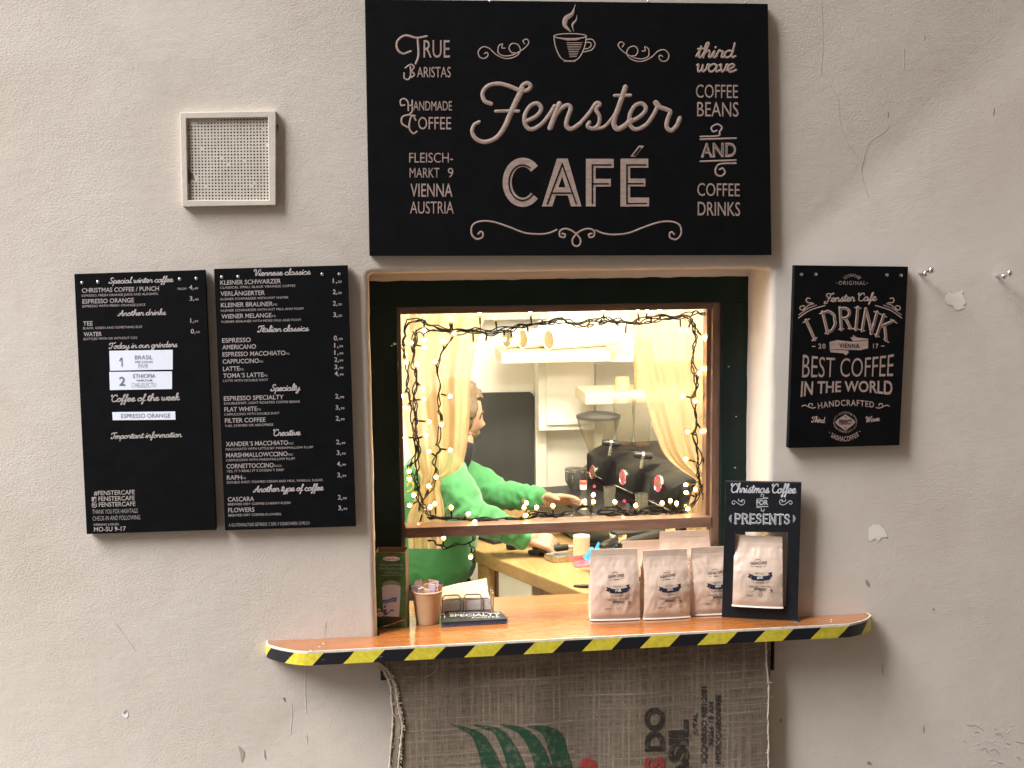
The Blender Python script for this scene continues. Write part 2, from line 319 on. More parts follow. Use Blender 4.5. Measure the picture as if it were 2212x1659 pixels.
def tape_mat():
    m, n, b, L = nodes('hazard_tape_film'); uv = n.nodes.new('ShaderNodeUVMap'); sx = n.nodes.new('ShaderNodeSeparateXYZ'); L.new(uv.outputs[0], sx.inputs[0])
    wob = tex(n, L, 'Noise', 9, 3, coord(n, L)); t = math_(n, L, 'FRACT', math_(n, L, 'ADD', math_(n, L, 'SUBTRACT', sx.outputs[0], sx.outputs[1]), math_(n, L, 'MULTIPLY', math_(n, L, 'SUBTRACT', wob.outputs[0], 0.5), 0.06)))
    st = math_(n, L, 'GREATER_THAN', t, 0.5)
    nz = tex(n, L, 'Noise', 90, 3, coord(n, L)); yel = ramp(n, L, nz.outputs[0], [(0.3, (0.60, 0.48, 0.035)), (0.7, (0.78, 0.66, 0.06))])
    sc_ = tex(n, L, 'Noise', 55, 6, coord(n, L, (.35, 1, 1.6))); L.new(mix(n, L, ramp(n, L, sc_.outputs[0], [(0.70, (0, 0, 0)), (0.76, (.55, .55, .55))]), mix(n, L, st, (0.008, 0.008, 0.012), yel), (.55, .52, .45)), b.inputs['Base Color']); b.inputs['Roughness'].default_value = 0.4
    bump(n, L, b, tex(n, L, 'Noise', 45, 3, coord(n, L)).outputs[0], 0.25, 0.002)
    return m
M['tape'] = tape_mat()

# ------------------------------------------------------------ lettering
_g = {}
def glyph(ch, wt):
    k = (ch, wt)
    if k in _g: return _g[k]
    def ev(s):
        c = bpy.data.curves.new('t', 'FONT'); c.body = s; c.resolution_u = 3; c.offset = wt
        o = bpy.data.objects.new('t', c); COL.objects.link(o); dg = bpy.context.evaluated_depsgraph_get(); me = bpy.data.meshes.new_from_object(o.evaluated_get(dg))
        vs = [v.co.copy() for v in me.vertices]; fs = [tuple(p.vertices) for p in me.polygons]
        bpy.data.objects.remove(o); bpy.data.curves.remove(c); bpy.data.meshes.remove(me); return vs, fs
    w = lambda s: (lambda v: max(a.x for a in v) - min(a.x for a in v))(ev(s)[0])
    vs, fs = ([], []) if ch == ' ' else ev(ch)
    if ('HH', wt) not in _g: _g[('HH', wt)] = w('HH')
    _g[k] = (vs, fs, w('H' + ch + 'H') - _g[('HH', wt)]); return _g[k]
def cap_h(wt):
    if ('cap', wt) not in _g: _g[('cap', wt)] = max(v.y for v in glyph('H', wt)[0])
    return _g[('cap', wt)]
def text(mb, s, x0, y0, x1, cap, mp, y1=None, wt=0.0, h=0.0008, warp=None, m=0, gap=0.0):
    gl = []; u = 0
    for ch in s:
        vs, fs, a = glyph(ch, wt); gl.append((vs, fs, u)); u += a + gap
    xs = [v.x + q for vs, _, q in gl for v in vs]; a0, a1 = min(xs), max(xs); ch_ = cap_h(wt); y1 = y0 if y1 is None else y1
    for vs, fs, q in gl:
        out = []
        for v in vs:
            t = (v.x + q - a0) / (a1 - a0); k = v.y / ch_
            X, Y = warp(t, k) if warp else (lerp(x0, x1, t), lerp(y0, y1, t) - cap * k)
            out.append(mp(X, Y, h))
        mb.add(out, fs, m)
    return mb
def stroke(mb, pts, w, mp, h=0.0010, n=8, m=0, smooth=True, taper=None):
    """ridge-shaped ribbon with rounded ends along a 2-D path"""
    p = crom([(a[0], a[1], 0) for a in pts], n) if smooth else [Vector((a[0], a[1], 0)) for a in pts]
    q = [p[0]]
    for a in p[1:]:
        if (a - q[-1]).length > w * 0.12: q.append(a)
    if len(q) < 2: q.append(q[0] + Vector((w * 0.3, 0, 0)))
    d = [0.0]
    for a, b in zip(q, q[1:]): d.append(d[-1] + (b - a).length)
    r = w / 2; T0 = (q[1] - q[0]).normalized(); T1 = (q[-1] - q[-2]).normalized(); rows = []
    seq = [(q[0] - T0 * r * c, T0, math.sqrt(max(0, 1 - c * c)), 0) for c in (0.98, 0.8, 0.45)]
    for i, a in enumerate(q):
        t = (q[min(i + 1, len(q) - 1)] - q[max(i - 1, 0)]).normalized(); seq.append((a, t, 1, d[i] / d[-1]))
    seq += [(q[-1] + T1 * r * c, T1, math.sqrt(max(0, 1 - c * c)), 1) for c in (0.45, 0.8, 0.98)]
    vs = []; fs = []
    for a, t, k, s in seq:
        nn = Vector((-t.y, t.x, 0)) * r * k * (taper(s) if taper else 1)
        vs += [mp(a.x + nn.x, a.y + nn.y, 0.0003), mp(a.x + nn.x * .5, a.y + nn.y * .5, h * .8), mp(a.x, a.y, h), mp(a.x - nn.x * .5, a.y - nn.y * .5, h * .8), mp(a.x - nn.x, a.y - nn.y, 0.0003)]
    for i in range(len(seq) - 1):
        fs += [(i * 5 + j, i * 5 + j + 1, i * 5 + j + 6, i * 5 + j + 5) for j in range(4)]
    return mb.add(vs, fs, m)
def flat(mb, pts, mp, h=0.0008, m=0): return mb.add([mp(a[0], a[1], h) for a in pts], [tuple(range(len(pts)))], m)
def band(mb, pts, w, mp, h=0.0008, m=0):
    """flat ribbon, square ends, mitred"""
    p = [Vector(a) for a in pts]; vs = []
    for i, a in enumerate(p):
        t0 = (a - p[i - 1]).normalized() if i else (p[1] - a).normalized(); t1 = (p[i + 1] - a).normalized() if i < len(p) - 1 else t0
        n0 = Vector((-t0.y, t0.x)); n1 = Vector((-t1.y, t1.x)); b = (n0 + n1).normalized(); k = w / 2 / max(0.3, b.dot(n0))
        vs += [mp(a.x + b.x * k, a.y + b.y * k, h), mp(a.x - b.x * k, a.y - b.y * k, h)]
    return mb.add(vs, [(i * 2, i * 2 + 1, i * 2 + 3, i * 2 + 2) for i in range(len(p) - 1)], m)
CUR = {
 'a': (1.1, [[(.85, .8), (.5, 1), (.12, .75), (.05, .35), (.3, 0), (.65, .2), (.85, .8), (.82, .25), (.95, .02), (1.2, .2)]]),
 'c': (.85, [[(.75, .75), (.5, 1), (.15, .75), (.05, .35), (.35, 0), (.7, .05), (.95, .25)]]),
 'd': (1.1, [[(.85, .8), (.5, 1), (.12, .75), (.05, .35), (.3, 0), (.65, .2), (.85, .8)], [(.9, 2.05), (.84, 1), (.82, .3), (.95, .02), (1.2, .2)]]),
 'e': (.85, [[(0, .2), (.4, .42), (.7, .75), (.5, 1), (.2, .85), (.08, .4), (.35, 0), (.65, .05), (.95, .25)]]),
 'f': (.62, [[(0, .2), (.4, .9), (.62, 1.9), (.5, 2.1), (.35, 1.7), (.3, .5), (.28, -.7), (.12, -.9), (.1, -.6), (.4, 0), (.7, .2)]]),
 'g': (1.05, [[(.85, .8), (.5, 1), (.12, .75), (.05, .35), (.3, 0), (.65, .2), (.85, .8)], [(.87, .95), (.8, -.5), (.5, -.9), (.2, -.7), (.6, -.2), (1.15, .2)]]),
 'h': (1.0, [[(0, .2), (.38, 1.2), (.5, 2), (.35, 2.1), (.22, 1.7), (.2, 0)], [(.2, .3), (.4, .85), (.65, 1), (.78, .7), (.75, .2), (.88, .02), (1.1, .2)]]),
 'i': (.5, [[(0, .2), (.25, .95), (.22, .25), (.35, .02), (.6, .2)], [(.28, 1.45), (.31, 1.5)]]),
 'k': (.9, [[(0, .2), (.38, 1.2), (.5, 2), (.35, 2.1), (.22, 1.7), (.2, 0)], [(.2, .4), (.6, .95), (.75, .8), (.35, .5), (.6, .1), (.75, .02), (1, .2)]]),
 'l': (.5, [[(0, .2), (.4, 1.4), (.45, 2.05), (.3, 2.05), (.2, 1.4), (.2, .3), (.35, .02), (.6, .2)]]),
 'm': (1.35, [[(0, .2), (.14, .95), (.12, 0)], [(.12, .3), (.3, .85), (.5, 1), (.6, .75), (.58, 0)], [(.58, .3), (.78, .88), (.98, 1), (1.08, .7), (1.05, .2), (1.2, .02), (1.45, .2)]]),
 'n': (.95, [[(0, .2), (.14, .95), (.12, 0)], [(.12, .3), (.32, .85), (.58, 1), (.7, .7), (.67, .2), (.8, .02), (1.05, .2)]]),
 'o': (.95, [[(.6, 1), (.2, .8), (.05, .4), (.3, 0), (.65, .15), (.8, .6), (.6, 1), (.62, .8), (.85, .8), (1.05, .85)]]),
 'p': (.95, [[(0, .2), (.14, .95), (.08, -.85)], [(.1, .5), (.3, .9), (.6, 1), (.8, .6), (.6, .05), (.3, .05)], [(.55, .03), (.8, .05), (1.05, .2)]]),
 'r': (.85, [[(0, .2), (.2, .95), (.3, 1.1), (.32, .9), (.65, .85), (.6, .2), (.72, .02), (.95, .2)]]),
 's': (.78, [[(0, .2), (.35, .75), (.48, 1.1), (.52, .75), (.65, .35), (.45, 0), (.18, .1), (.25, .25)], [(.5, .02), (.72, .05), (.88, .2)]]),
 't': (.58, [[(0, .2), (.3, 1.2), (.34, 1.7), (.27, .3), (.4, .02), (.68, .2)], [(.03, 1.22), (.62, 1.28)]]),
 'u': (1.0, [[(.1, .95), (.08, .3), (.3, 0), (.65, .3), (.8, .95), (.77, .2), (.9, .02), (1.1, .2)]]),
 'v': (.85, [[(0, .85), (.15, .95), (.22, .4), (.4, .02), (.65, .4), (.75, .95), (.95, .85)]]),
 'w': (1.2, [[(0, .85), (.12, .95), (.15, .3), (.3, .02), (.52, .3), (.58, .9), (.6, .3), (.75, .02), (1.0, .4), (1.08, .95), (1.3, .85)]]),
 'x': (.8, [[(0, .8), (.15, .95), (.5, .05), (.85, .2)], [(.7, .95), (.1, .02)]]),
 'y': (1.0, [[(.1, .95), (.08, .3), (.3, .05), (.65, .3), (.8, .95)], [(.82, .95), (.75, -.5), (.45, -.9), (.2, -.7), (.6, -.2), (1.1, .2)]]),
 'S': (1.15, [[(1.1, 1.7), (.8, 2.05), (.42, 1.8), (.45, 1.3), (.85, .8), (.75, .2), (.3, 0), (0, .25), (.15, .5)]]),
 'A': (1.4, [[(-.05, .35), (.05, 0), (.35, .1), (.7, .9), (1.05, 2), (1.05, .3), (1.2, .02), (1.45, .2)], [(.3, .8), (1.1, .9)]]),
 'T': (1.3, [[(.25, 1.35), (0, 1.5), (.1, 1.9), (.6, 1.95), (1.2, 1.9), (1.55, 2.1)], [(.85, 1.95), (.75, .6), (.5, 0), (.1, .1), (.12, .4)]]),
 'C': (1.3, [[(1.2, 1.55), (1.1, 1.95), (.65, 1.9), (.25, 1.2), (.25, .5), (.6, 0), (1, .1), (1.4, .3)], [(.55, 1.75), (.2, 1.5), (-.05, 1.75), (.1, 2.05)]]),
 'I': (1.0, [[(0, 1.45), (.05, 1.9), (.5, 2), (1.25, 2.1)], [(.75, 2), (.65, .6), (.35, 0), (-.05, .15), (.1, .4)]]),
 'V': (1.2, [[(.05, 1.5), (-.1, 1.8), (.15, 2.05), (.45, 1.9), (.45, 1), (.55, 0), (.9, 1), (1.15, 1.9), (1.45, 2)]]),
 'W': (1.7, [[(.05, 1.5), (-.1, 1.8), (.15, 2.05), (.4, 1.9), (.4, 1), (.45, 0), (.8, 1), (.95, 1.9), (.95, 1), (1.05, 0), (1.4, 1), (1.6, 1.9), (1.85, 2)]]),
 'F': (1.2, [[(.35, 1.4), (.1, 1.5), (.1, 1.9), (.5, 2.1), (1.1, 1.9), (1.5, 2), (1.4, 2.2), (1.2, 2.0)], [(1.0, 1.95), (.75, .8), (.45, -.3), (0, -.4), (-.05, 0), (.15, .1)], [(.4, 1), (1.05, 1)]]),
 ' ': (.55, []),
}
SLAB = {
 'I': (.55, [[(.27, 0), (.27, 1)]], [(.27, 0), (.27, 1)]),
 'D': (.98, [[(.2, 0), (.2, 1)], [(.2, .93), (.5, .94), (.78, .72), (.8, .5), (.78, .28), (.5, .06), (.2, .07)]], [(.2, 0), (.2, 1)]),
 'P': (.88, [[(.2, 0), (.2, 1)], [(.2, .93), (.5, .94), (.73, .82), (.73, .58), (.5, .46), (.2, .46)]], [(.2, 0)]),
 'R': (.95, [[(.2, 0), (.2, 1)], [(.2, .93), (.5, .94), (.72, .82), (.72, .62), (.5, .51), (.2, .51)], [(.5, .5), (.84, .04)]], [(.2, 0), (.86, .02)]),
 'E': (.82, [[(.2, 0), (.2, 1)], [(.2, .93), (.7, .93)], [(.2, .5), (.58, .5)], [(.2, .07), (.74, .07)]], []),
 'S': (.82, [[(.66, .76), (.58, .92), (.35, .94), (.18, .78), (.26, .6), (.5, .48), (.66, .33), (.6, .12), (.35, .05), (.16, .14), (.13, .28)]], []),
 'N': (1.0, [[(.17, 0), (.17, 1)], [(.82, 0), (.82, 1)], [(.17, .97), (.82, .03)]], [(.17, 0), (.82, 1)]),
 'T': (.85, [[(.42, 0), (.42, 1)], [(.06, .93), (.78, .93)]], [(.42, 0)]),
 'K': (.95, [[(.2, 0), (.2, 1)], [(.2, .40), (.76, .96)], [(.42, .60), (.84, .04)]], [(.2, 0), (.2, 1), (.78, .98), (.86, .02)]),
 ' ': (.45, [], [])}
def slab(s, wp, w, mp, t, mt, mi, inl=4):
    tot = sum(SLAB[c][0] for c in s); u = 0; b = MB(); bi = MB()
    for c in s:
        a, sts, sf = SLAB[c]
        for st_ in sts:
            p = [(u + x, y) for x, y in st_]
            p = [wp(x / tot, y) for x, y in (p if len(p) > 2 else [(lerp(p[0][0], p[1][0], i / 6), lerp(p[0][1], p[1][1], i / 6)) for i in range(7)])]
            stroke(b, p, w if len(st_) == 2 or c != 'S' else w * .9, mp, .0012); stroke(bi, p, inl, mp, .0019)
        for x, y in sf:
            stroke(b, [wp((u + x - .17) / tot, .03 if y < .5 else .97), wp((u + x) / tot, .03 if y < .5 else .97), wp((u + x + .17) / tot, .03 if y < .5 else .97)], w * .42, mp, .0011)
        u += a
    b.build('lettering', mt, t, smooth=True); bi.build('inline', mi, t)
def cursive(mb, s, x0, y0, x1, xh, mp, y1=None, w=3.0, sl=0.32, n=4, m=0, h=0.0010):
    y1 = y0 if y1 is None else y1; Wd = sum(CUR[c][0] for c in s) + 0.2; k = (x1 - x0) / Wd; u = 0
    for c in s:
        a, sts = CUR[c]
        for st in sts:
            stroke(mb, [(x0 + (u + p[0]) * k + p[1] * xh * sl * 0.6, lerp(y0, y1, (u + p[0]) / Wd) - p[1] * xh) for p in st], w, mp, n=n, m=m, h=h)
        u += a
    return mb
def part_text(parent, name, mt, *a, **k): return text(MB(), *a, **k).build(name, mt, parent)
def part_cur(parent, name, mt, *a, **k): return cursive(MB(), *a, **k).build(name, mt, parent, smooth=True)
def spiral(cx, cy, r0, a0, turns, ex=1, k=14, shrink=0.25):
    return [(cx + ex * math.cos(a0 + 2 * math.pi * turns * i / k) * r0 * (1 - (1 - shrink) * i / k), cy + math.sin(a0 + 2 * math.pi * turns * i / k) * r0 * (1 - (1 - shrink) * i / k)) for i in range(k + 1)]

# ============================================================ SETTING
ZS = ZC - 1.016            # top of the serving shelf
mb = MB(); mb.add([(-60, -60, 0), (60, -60, 0), (60, 0.0, 0), (-60, 0.0, 0)], [(0, 1, 2, 3)])
tag(mb.build('ground', M['asphalt']), kind='structure')

# facade wall with the rounded window niche
XL, XR, ZT, ZB = -0.0145, 1.0275, ZC - 0.078, ZS - 0.034
def niche_loop(off, rad, y, xr=XR, jit=0.0):
    a, b, c, d = XL - off, xr + off, ZT + off, ZB - off; r = rad + off; o = []
    def seg(p, q, n):
        for i in range(n):
            v = Vector(p).lerp(Vector(q), i / n)
            k = jit * (noise.noise(Vector((v.x * 9, v.y * 9, 3))) + 0.5 * noise.noise(Vector((v.x * 30, v.y * 30, 1))))
            o.append(Vector((v.x + k, y, v.y + k)))
    def arc(cx, cz, a0):
        for i in range(5):
            t = a0 + math.pi / 2 * i / 5; o.append(Vector((cx + r * math.cos(t), y, cz + r * math.sin(t))))
    seg((a + r, d), (b - r, d), 30); arc(b - r, d + r, -math.pi / 2); seg((b, d + r), (b, c - r), 40); arc(b - r, c - r, 0)
    seg((b - r, c), (a + r, c), 30); arc(a + r, c - r, math.pi / 2); seg((a, c - r), (a, d + r), 40); arc(a + r, d + r, math.pi)
    return o
mb = MB(); R0 = 0.016
loops = []
L0 = niche_loop(R0, 0.012, 0, jit=0.004)
def outer(p):
    cx, cz = (XL + XR) / 2, (ZT + ZB) / 2; dx, dz = p.x - cx, p.z - cz
    k = min((6.5 / abs(dx)) if dx else 99, ((6.0 - cz) / dz if dz > 0 else (cz / -dz)) if dz else 99); return Vector((cx + dx * k, 0, cz + dz * k))
loops.append([outer(p) for p in L0]); loops.append(L0)
for i in range(1, 6):
    t = i / 5 * math.pi / 2
    loops.append(niche_loop(R0 * (1 - math.sin(t)), 0.012, R0 * (1 - math.cos(t)), jit=0.004 * (1 - i / 8)))
loops.append(niche_loop(0, 0.012, 0.08, XR - 0.004, 0.003)); loops.append(niche_loop(0, 0.008, 0.155, XR - 0.011, 0.002)); loops.append(niche_loop(0, 0.006, 0.21, XR - 0.011, 0))
n = len(L0)
for lp in loops: mb.v += lp
for i in range(len(loops) - 1):
    for j in range(n): mb.f.append((i * n + j, i * n + (j + 1) % n, (i + 1) * n + (j + 1) % n, (i + 1) * n + j)); mb.mi.append(0)
corners = [(-5.99, 0, 0), (7, 0, 0), (7, 0, 6), (-5.99, 0, 6)]
wall = thing('facade_wall', (0.5, 0, 0), 'cream pink rough plaster house wall around the serving window, scratched and stained', 'wall')
wo = mb.build('plaster_face', M['wall'], wall, smooth=True)
fw = lambda X, Y, h=0.0: P(X, Y, -h)
def wz(z): return lambda X, Y, h=0: P(*z(X, Y), -h)
def blob(mp, pts, mt, name, h=0.0012, n=5, jag=0.0):
    q = crom([(a, b, 0) for a, b in pts], n, True); mbb = MB(); c = sum(q, Vector()) / len(q)
    q = [c + (v - c) * (1 + jag * noise.noise(v * 0.11)) for v in q]
    mbb.add([mp(v.x, v.y, h) for v in q] + [mp(c.x, c.y, h * 1.1)], [(i, (i + 1) % len(q), len(q)) for i in range(len(q))]); return mbb.build(name, mt, wall)
zh = Z(2700, 760, 5.3046)
blob(wz(zh), [(950, 760), (985, 690), (1060, 715), (1110, 690), (1205, 670), (1225, 760), (1270, 830), (1235, 890), (1240, 960), (1130, 965), (1060, 915), (960, 850), (930, 800)], M['chip'], 'paint_chip', 0.001, 4, 0.3)
zc2 = Z(2500, 1000, 2.0746)
blob(wz(zc2), [(298, 1300), (305, 1262), (345, 1238), (385, 1255), (410, 1295), (418, 1312), (372, 1325), (362, 1345), (340, 1325), (310, 1343)], M['chip'], 'paint_chip', 0.001, 3, 0.3)
zl = Z(0, 1700, 2.212)
blob(wz(zl), [(820, 1040), (845, 1018), (865, 1050), (850, 1075), (832, 1065)], M['drip'], 'paint_chip', 0.001, 3)
blob(wz(zl), [(825, 1036), (845, 1018), (852, 1030), (838, 1048)], M['stain'], 'dent', 0.0016, 3)
def streak(z, pts, w, mt, name='lime_streak'):
    b = MB(); q = crom([(a, b_, 0) for a, b_ in pts], 10)
    for i in range(0, len(q) - 1):
        if random.random() < 0.88:
            ww = w * random.uniform(0.3, 1.0); a, c = q[i], q[i + 1]
            b.add([wz(z)(a.x - ww, a.y, .001), wz(z)(a.x + ww * .7, a.y, .001), wz(z)(c.x + ww * .8, c.y + 3, .001), wz(z)(c.x - ww * .8, c.y + 3, .001)], [(0, 1, 2, 3)])
    b.build(name, mt, wall)
zn = Z(780, 1880, 3.623)
streak(zn, [(532, 505), (540, 680), (538, 850), (545, 1040)], 9, M['drip']); streak(zn, [(385, 940), (390, 1080), (375, 1280)], 6, M['drip'])
streak(zn, [(770, 20), (755, 120), (750, 200)], 8, M['drip']); streak(zn, [(752, 500), (752, 550)], 9, M['drip']); streak(zn, [(555, 1280), (560, 1390)], 6, M['drip'])
blob(wz(zn), [(296, 892), (312, 885), (325, 935), (310, 915)], M['soot'], 'stain', 0.001, 3)
zr = Z(2300, 0, 2.7075); zq = Z(2300, 1820, 2.7075)
def crackline(z, pts, w, mt=None, name='crack'):
    stroke(MB(), pts, w, wz(z), 0.0009, 5).build(name, mt or M['crack'], wall)
crackline(zr, [(540, 0), (550, 150), (552, 420), (535, 620)], 1.6); crackline(zr, [(610, 690), (680, 820), (700, 1030), (760, 1180), (870, 1340), (875, 1440), (930, 1620)], 1.8)
crackline(zr, [(870, 1400), (935, 1180), (1060, 1090), (1100, 1030)], 1.6); crackline(zr, [(1222, 400), (1225, 500), (1222, 570)], 5)
for a, b in (((1392, 295), (1394, 325)), ((1966, 895), (1960, 945)), ((1092, 930), (1090, 965))): crackline(zr, [a, ((a[0] + b[0]) / 2 + 1, (a[1] + b[1]) / 2), b], 9, M['stain'], 'stain')
crackline(zl, [(780, 438), (840, 520), (910, 620)], 4)
for z_, pts in ((zq, [(195, 1010), (208, 995), (222, 1008), (208, 1028)]), (zq, [(920, 1355), (940, 1345), (955, 1368), (930, 1375)]), (zq, [(1040, 540), (1050, 580), (1048, 640), (1042, 600)]), (zq, [(1380, 1050), (1390, 1090), (1384, 1110)]), (zc2, [(278, 1590), (300, 1600), (303, 1628), (285, 1620)]), (zl, [(1605, 1265), (1640, 1300), (1630, 1370), (1615, 1310)]), (zl, [(1780, 1280), (1790, 1350), (1780, 1330)]), (zq, [(1455, 90), (1475, 85), (1468, 110)])):
    blob(wz(z_), pts, M['stain'], 'stain', 0.001, 3, 0.5)
# scuffed dirt near the lower right corner
for i in range(26):
    a = random.uniform(1700, 2190); b = random.uniform(1030, 1380); l = random.uniform(15, 60)
    crackline(zq, [(a, b), (a + l * .8, b + l * random.uniform(-.3, .6)), (a + l * 1.4, b + l * random.uniform(-.2, .9))], random.uniform(2, 6), M['drip'] if random.random() < 0.45 else M['stain'], 'scuff')
# house across the alley, unseen, its edge placed to shade the wall's right side
al = thing('alley_shade_house', (5, -4.0, 0), 'tall plain plaster house on the opposite side of the alley', 'building')
mb = MB(); mb.box((-4.7, -9, 0), (16, -4.0, 14)); mb.build('wall', M['far'], al)
for i in range(4):
    for j in range(3):
        x, z = -3.9 + i * 2.0, 1.2 + j * 3.4
        fm = MB(); fm.box((x - .06, -3.999, z - .06), (x + 1.16, -3.93, z)); fm.box((x - .06, -3.999, z + 1.7), (x + 1.16, -3.93, z + 1.76)); fm.box((x - .06, -3.999, z), (x, -3.94, z + 1.7)); fm.box((x + 1.1, -3.999, z), (x + 1.16, -3.94, z + 1.7))
        w_ = fm.build('window', M['iwhite'], al); MB().box((x + .002, -3.997, z + .002), (x + 1.098, -3.96, z + 1.698)).build('pane', M['fglass'], w_)

ch = thing('corner_shade_house', (6, -3, 0), 'plaster house standing at right angles to the serving-window wall, further along the alley', 'building')  # second house added out of view, keeps sky light off the wall's right end
MB().box((2.7, -3.9, 0), (12, -0.001, 14)).build('wall', M['far'], ch)

# ------------------------------------------------------------ serving window
win = thing('serving_window', (0.5, 0.16, ZS), 'dark green window frame with walnut sash, glazed above and open below', 'window')
def bar(b, quad, Y, dep): b.prism([P(*q, Y) for q in quad], (0, dep, 0)); return b
YF = 0.16
fx0, fx1 = P(800, 1000, YF).x - 0.012, P(1613, 1000, YF).x + 0.004
zt = ZT + 0.02; zi = P(1200, 659, YF).z; xi0 = P(860, 800, YF).x; xi1 = P(1558, 900, YF).x
mb = MB(); mb.box((fx0, YF, zi), (fx1, YF + .05, zt)); mb.box((fx0, YF + .001, ZS + .001), (xi0, YF + .05, zi)); mb.box((xi1, YF + .001, ZS + .001), (fx1, YF + .05, zi))
mb.build('frame', M['green'], win, bevel=0.002)
# old paint ridge where the frame meets the plaster
mb = MB(); zf_ = P(1200, 603, .132).z
mb.grid(lambda u, v: Vector((lerp(fx0, XR - .004, u), .159 - .030 * v ** .5 - .003 * noise.noise(Vector((u * 20, v * 3, 0))), lerp(zf_ + .003 * noise.noise(Vector((u * 25, 1, 0))), ZT + .006, v))), 60, 8); mb.build('lintel_filler', M['wall'], wall, smooth=True)
YSs = 0.172
xs0 = P(868, 800, YSs).x; xs1 = P(1538, 900, YSs).x; zs1 = P(1200, 673.5, YSs).z
mb = MB(); mb.box((xi0 - .0, YSs, ZS + .001), (xs0, YSs + .045, zi)); mb.box((xs1, YSs, ZS + .001), (xi1, YSs + .045, zi)); mb.build('stile', M['sash'], win, bevel=0.0015)
mb = MB(); mb.box((xs0 + .0005, YSs + .002, zs1), (xs1 - .0005, YSs + .045, zi)); mb.build('top_rail', M['rail'], win, bevel=0.0015)
zr0, zr1 = P(1200, 1128, YSs).z, P(1200, 1150.5, YSs).z
mb = MB(); mb.box((xs0 + .0005, YSs - .004, zr1), (xs1 - .0005, YSs + .06, zr0)); mb.build('mid_rail', M['rail'], win, bevel=0.002)
for px_, py_, r_c in ((852, 743, 4), (846, 747, 2.5), (1574, 792, 2), (1590, 900, 1.6), (1588, 1010, 2.2)):
    mb = MB(); mb.add([P(px_ + r_c * (1 + .5 * noise.noise(Vector((px_, k, 0)) * .7)) * math.cos(k * .9), py_ + r_c * (1 + .5 * noise.noise(Vector((py_, k, 2)) * .7)) * math.sin(k * .9) * .6, YF - .0006) for k in range(7)], [tuple(range(7))]); mb.build('paint_nick', M['chip'], win)
# thin inner bead beside the right stile
mb = MB(); mb.box((xs1 - .0105, YSs + .02, zr0 + .001), (xs1 - .0008, YSs + .06, zs1 - .001)); mb.build('bead', M['sash'], win)
mb = MB(); mb.box((xs0 + .001, YSs + .022, zr0 + .0005), (xs1 - .012, YSs + .026, zs1 - .0005)); mb.build('pane', M['pane'], win)

# ------------------------------------------------------------ shelf
shelf = thing('serving_shelf', (0.5, 0, ZS - .03), 'long orange varnished wooden serving shelf edged with black and yellow hazard tape', 'shelf')
out = [H(*p, ZS) for p in ((577, 1386), (577, 1391), (588, 1396), (612, 1402), (640, 1406.5), (664, 1408.3))]
out[0].y = -0.0005; fr = [H(*p, ZS) for p in ((922, 1396), (1275, 1380.5), (1600, 1364), (1800, 1351.5))]
rt = [H(*p, ZS) for p in ((1834, 1348.5), (1858, 1343), (1874, 1336.5), (1880, 1330))]; rt.append(Vector((rt[-1].x - .002, -0.0005, ZS)))
edge = out + [Vector((lerp(out[-1].x, rt[0].x, t), lerp(out[-1].y, rt[0].y, t), ZS)) for t in (.2, .4, .6, .8)] + rt
edge = [edge[0]] + crom(edge[:6], 3)[1:] + edge[6:10] + crom(edge[10:], 3)
mb = MB(); plan = edge + [Vector((XR + .005, -0.0005, ZS)), Vector((XR - .013, 0.30, ZS)), Vector((XL + .012, 0.30, ZS)), Vector((XL + .006, -0.0005, ZS))]
mb.prism(plan, (0, 0, -0.03)); mb.build('board', M['shelf'], shelf)
def offs(path, d):
    o = []
    for i, a in enumerate(path):
        t = (path[min(i + 1, len(path) - 1)] - path[max(i - 1, 0)]); t.z = 0; t.normalize(); o.append(a + Vector((t.y, -t.x, 0)) * d)
    return o
mb = MB(); p1 = offs(edge, 0.0018); vs = []
for i, a in enumerate(p1):
    k = 0.0012 * noise.noise(Vector((i * 2.3, 0, 0))); vs += [a + Vector((0, 0, .0016)), a + Vector((0, 0, -.006)), edge[i] + Vector((0, 0, .0013)) - (p1[i] - edge[i]) * 1.2]
mb.add(vs, [(i * 3, i * 3 + 1, i * 3 + 4, i * 3 + 3) for i in range(len(p1) - 1)] + [(i * 3 + 2, i * 3, i * 3 + 3, i * 3 + 5) for i in range(len(p1) - 1)]); mb.build('edge_banding', M['edge'], shelf)
mb = MB(); pt = offs(edge, 0.0026); vs = []; uvs = []; s = 0; ss = []
for i, a in enumerate(pt):
    if i: s += (a - pt[i - 1]).length
    ss.append(s)
xz = P(806, 1410, -0.105).x; i0 = min(range(len(pt)), key=lambda i: abs(pt[i].x - out[-1].x)); s0 = ss[i0] + (xz - pt[i0].x)
for i, a in enumerate(pt): vs += [a + Vector((0, 0, -.004)), a + Vector((0, 0, -.0345))]
mb.add(vs, [(i * 2, i * 2 + 1, i * 2 + 3, i * 2 + 2) for i in range(len(pt) - 1)]); tp = mb.build('hazard_tape', M['tape'], shelf, smooth=True)
ul = tp.data.uv_layers.new(name='UVMap')
for lp in tp.data.loops:
    v = tp.data.vertices[lp.vertex_index].co + ORG[shelf]; i = min(range(len(pt)), key=lambda k: (pt[k].x - v.x) ** 2 + (pt[k].y - v.y) ** 2)
    ul.data[lp.index].uv = ((ss[i] - s0) / 0.1525, (1 if v.z > ZS - .02 else 0) * 0.2)
mb = MB(); mb.box((P(822, 1450, -.02).x, -.022, P(822, 1470, -.02).z), (P(846, 1450, -.02).x, -.001, ZS - .031)); mb.build('dark_block', M['dark'], shelf, bevel=.002)  # dark box in place of the shaded gap left of the sack
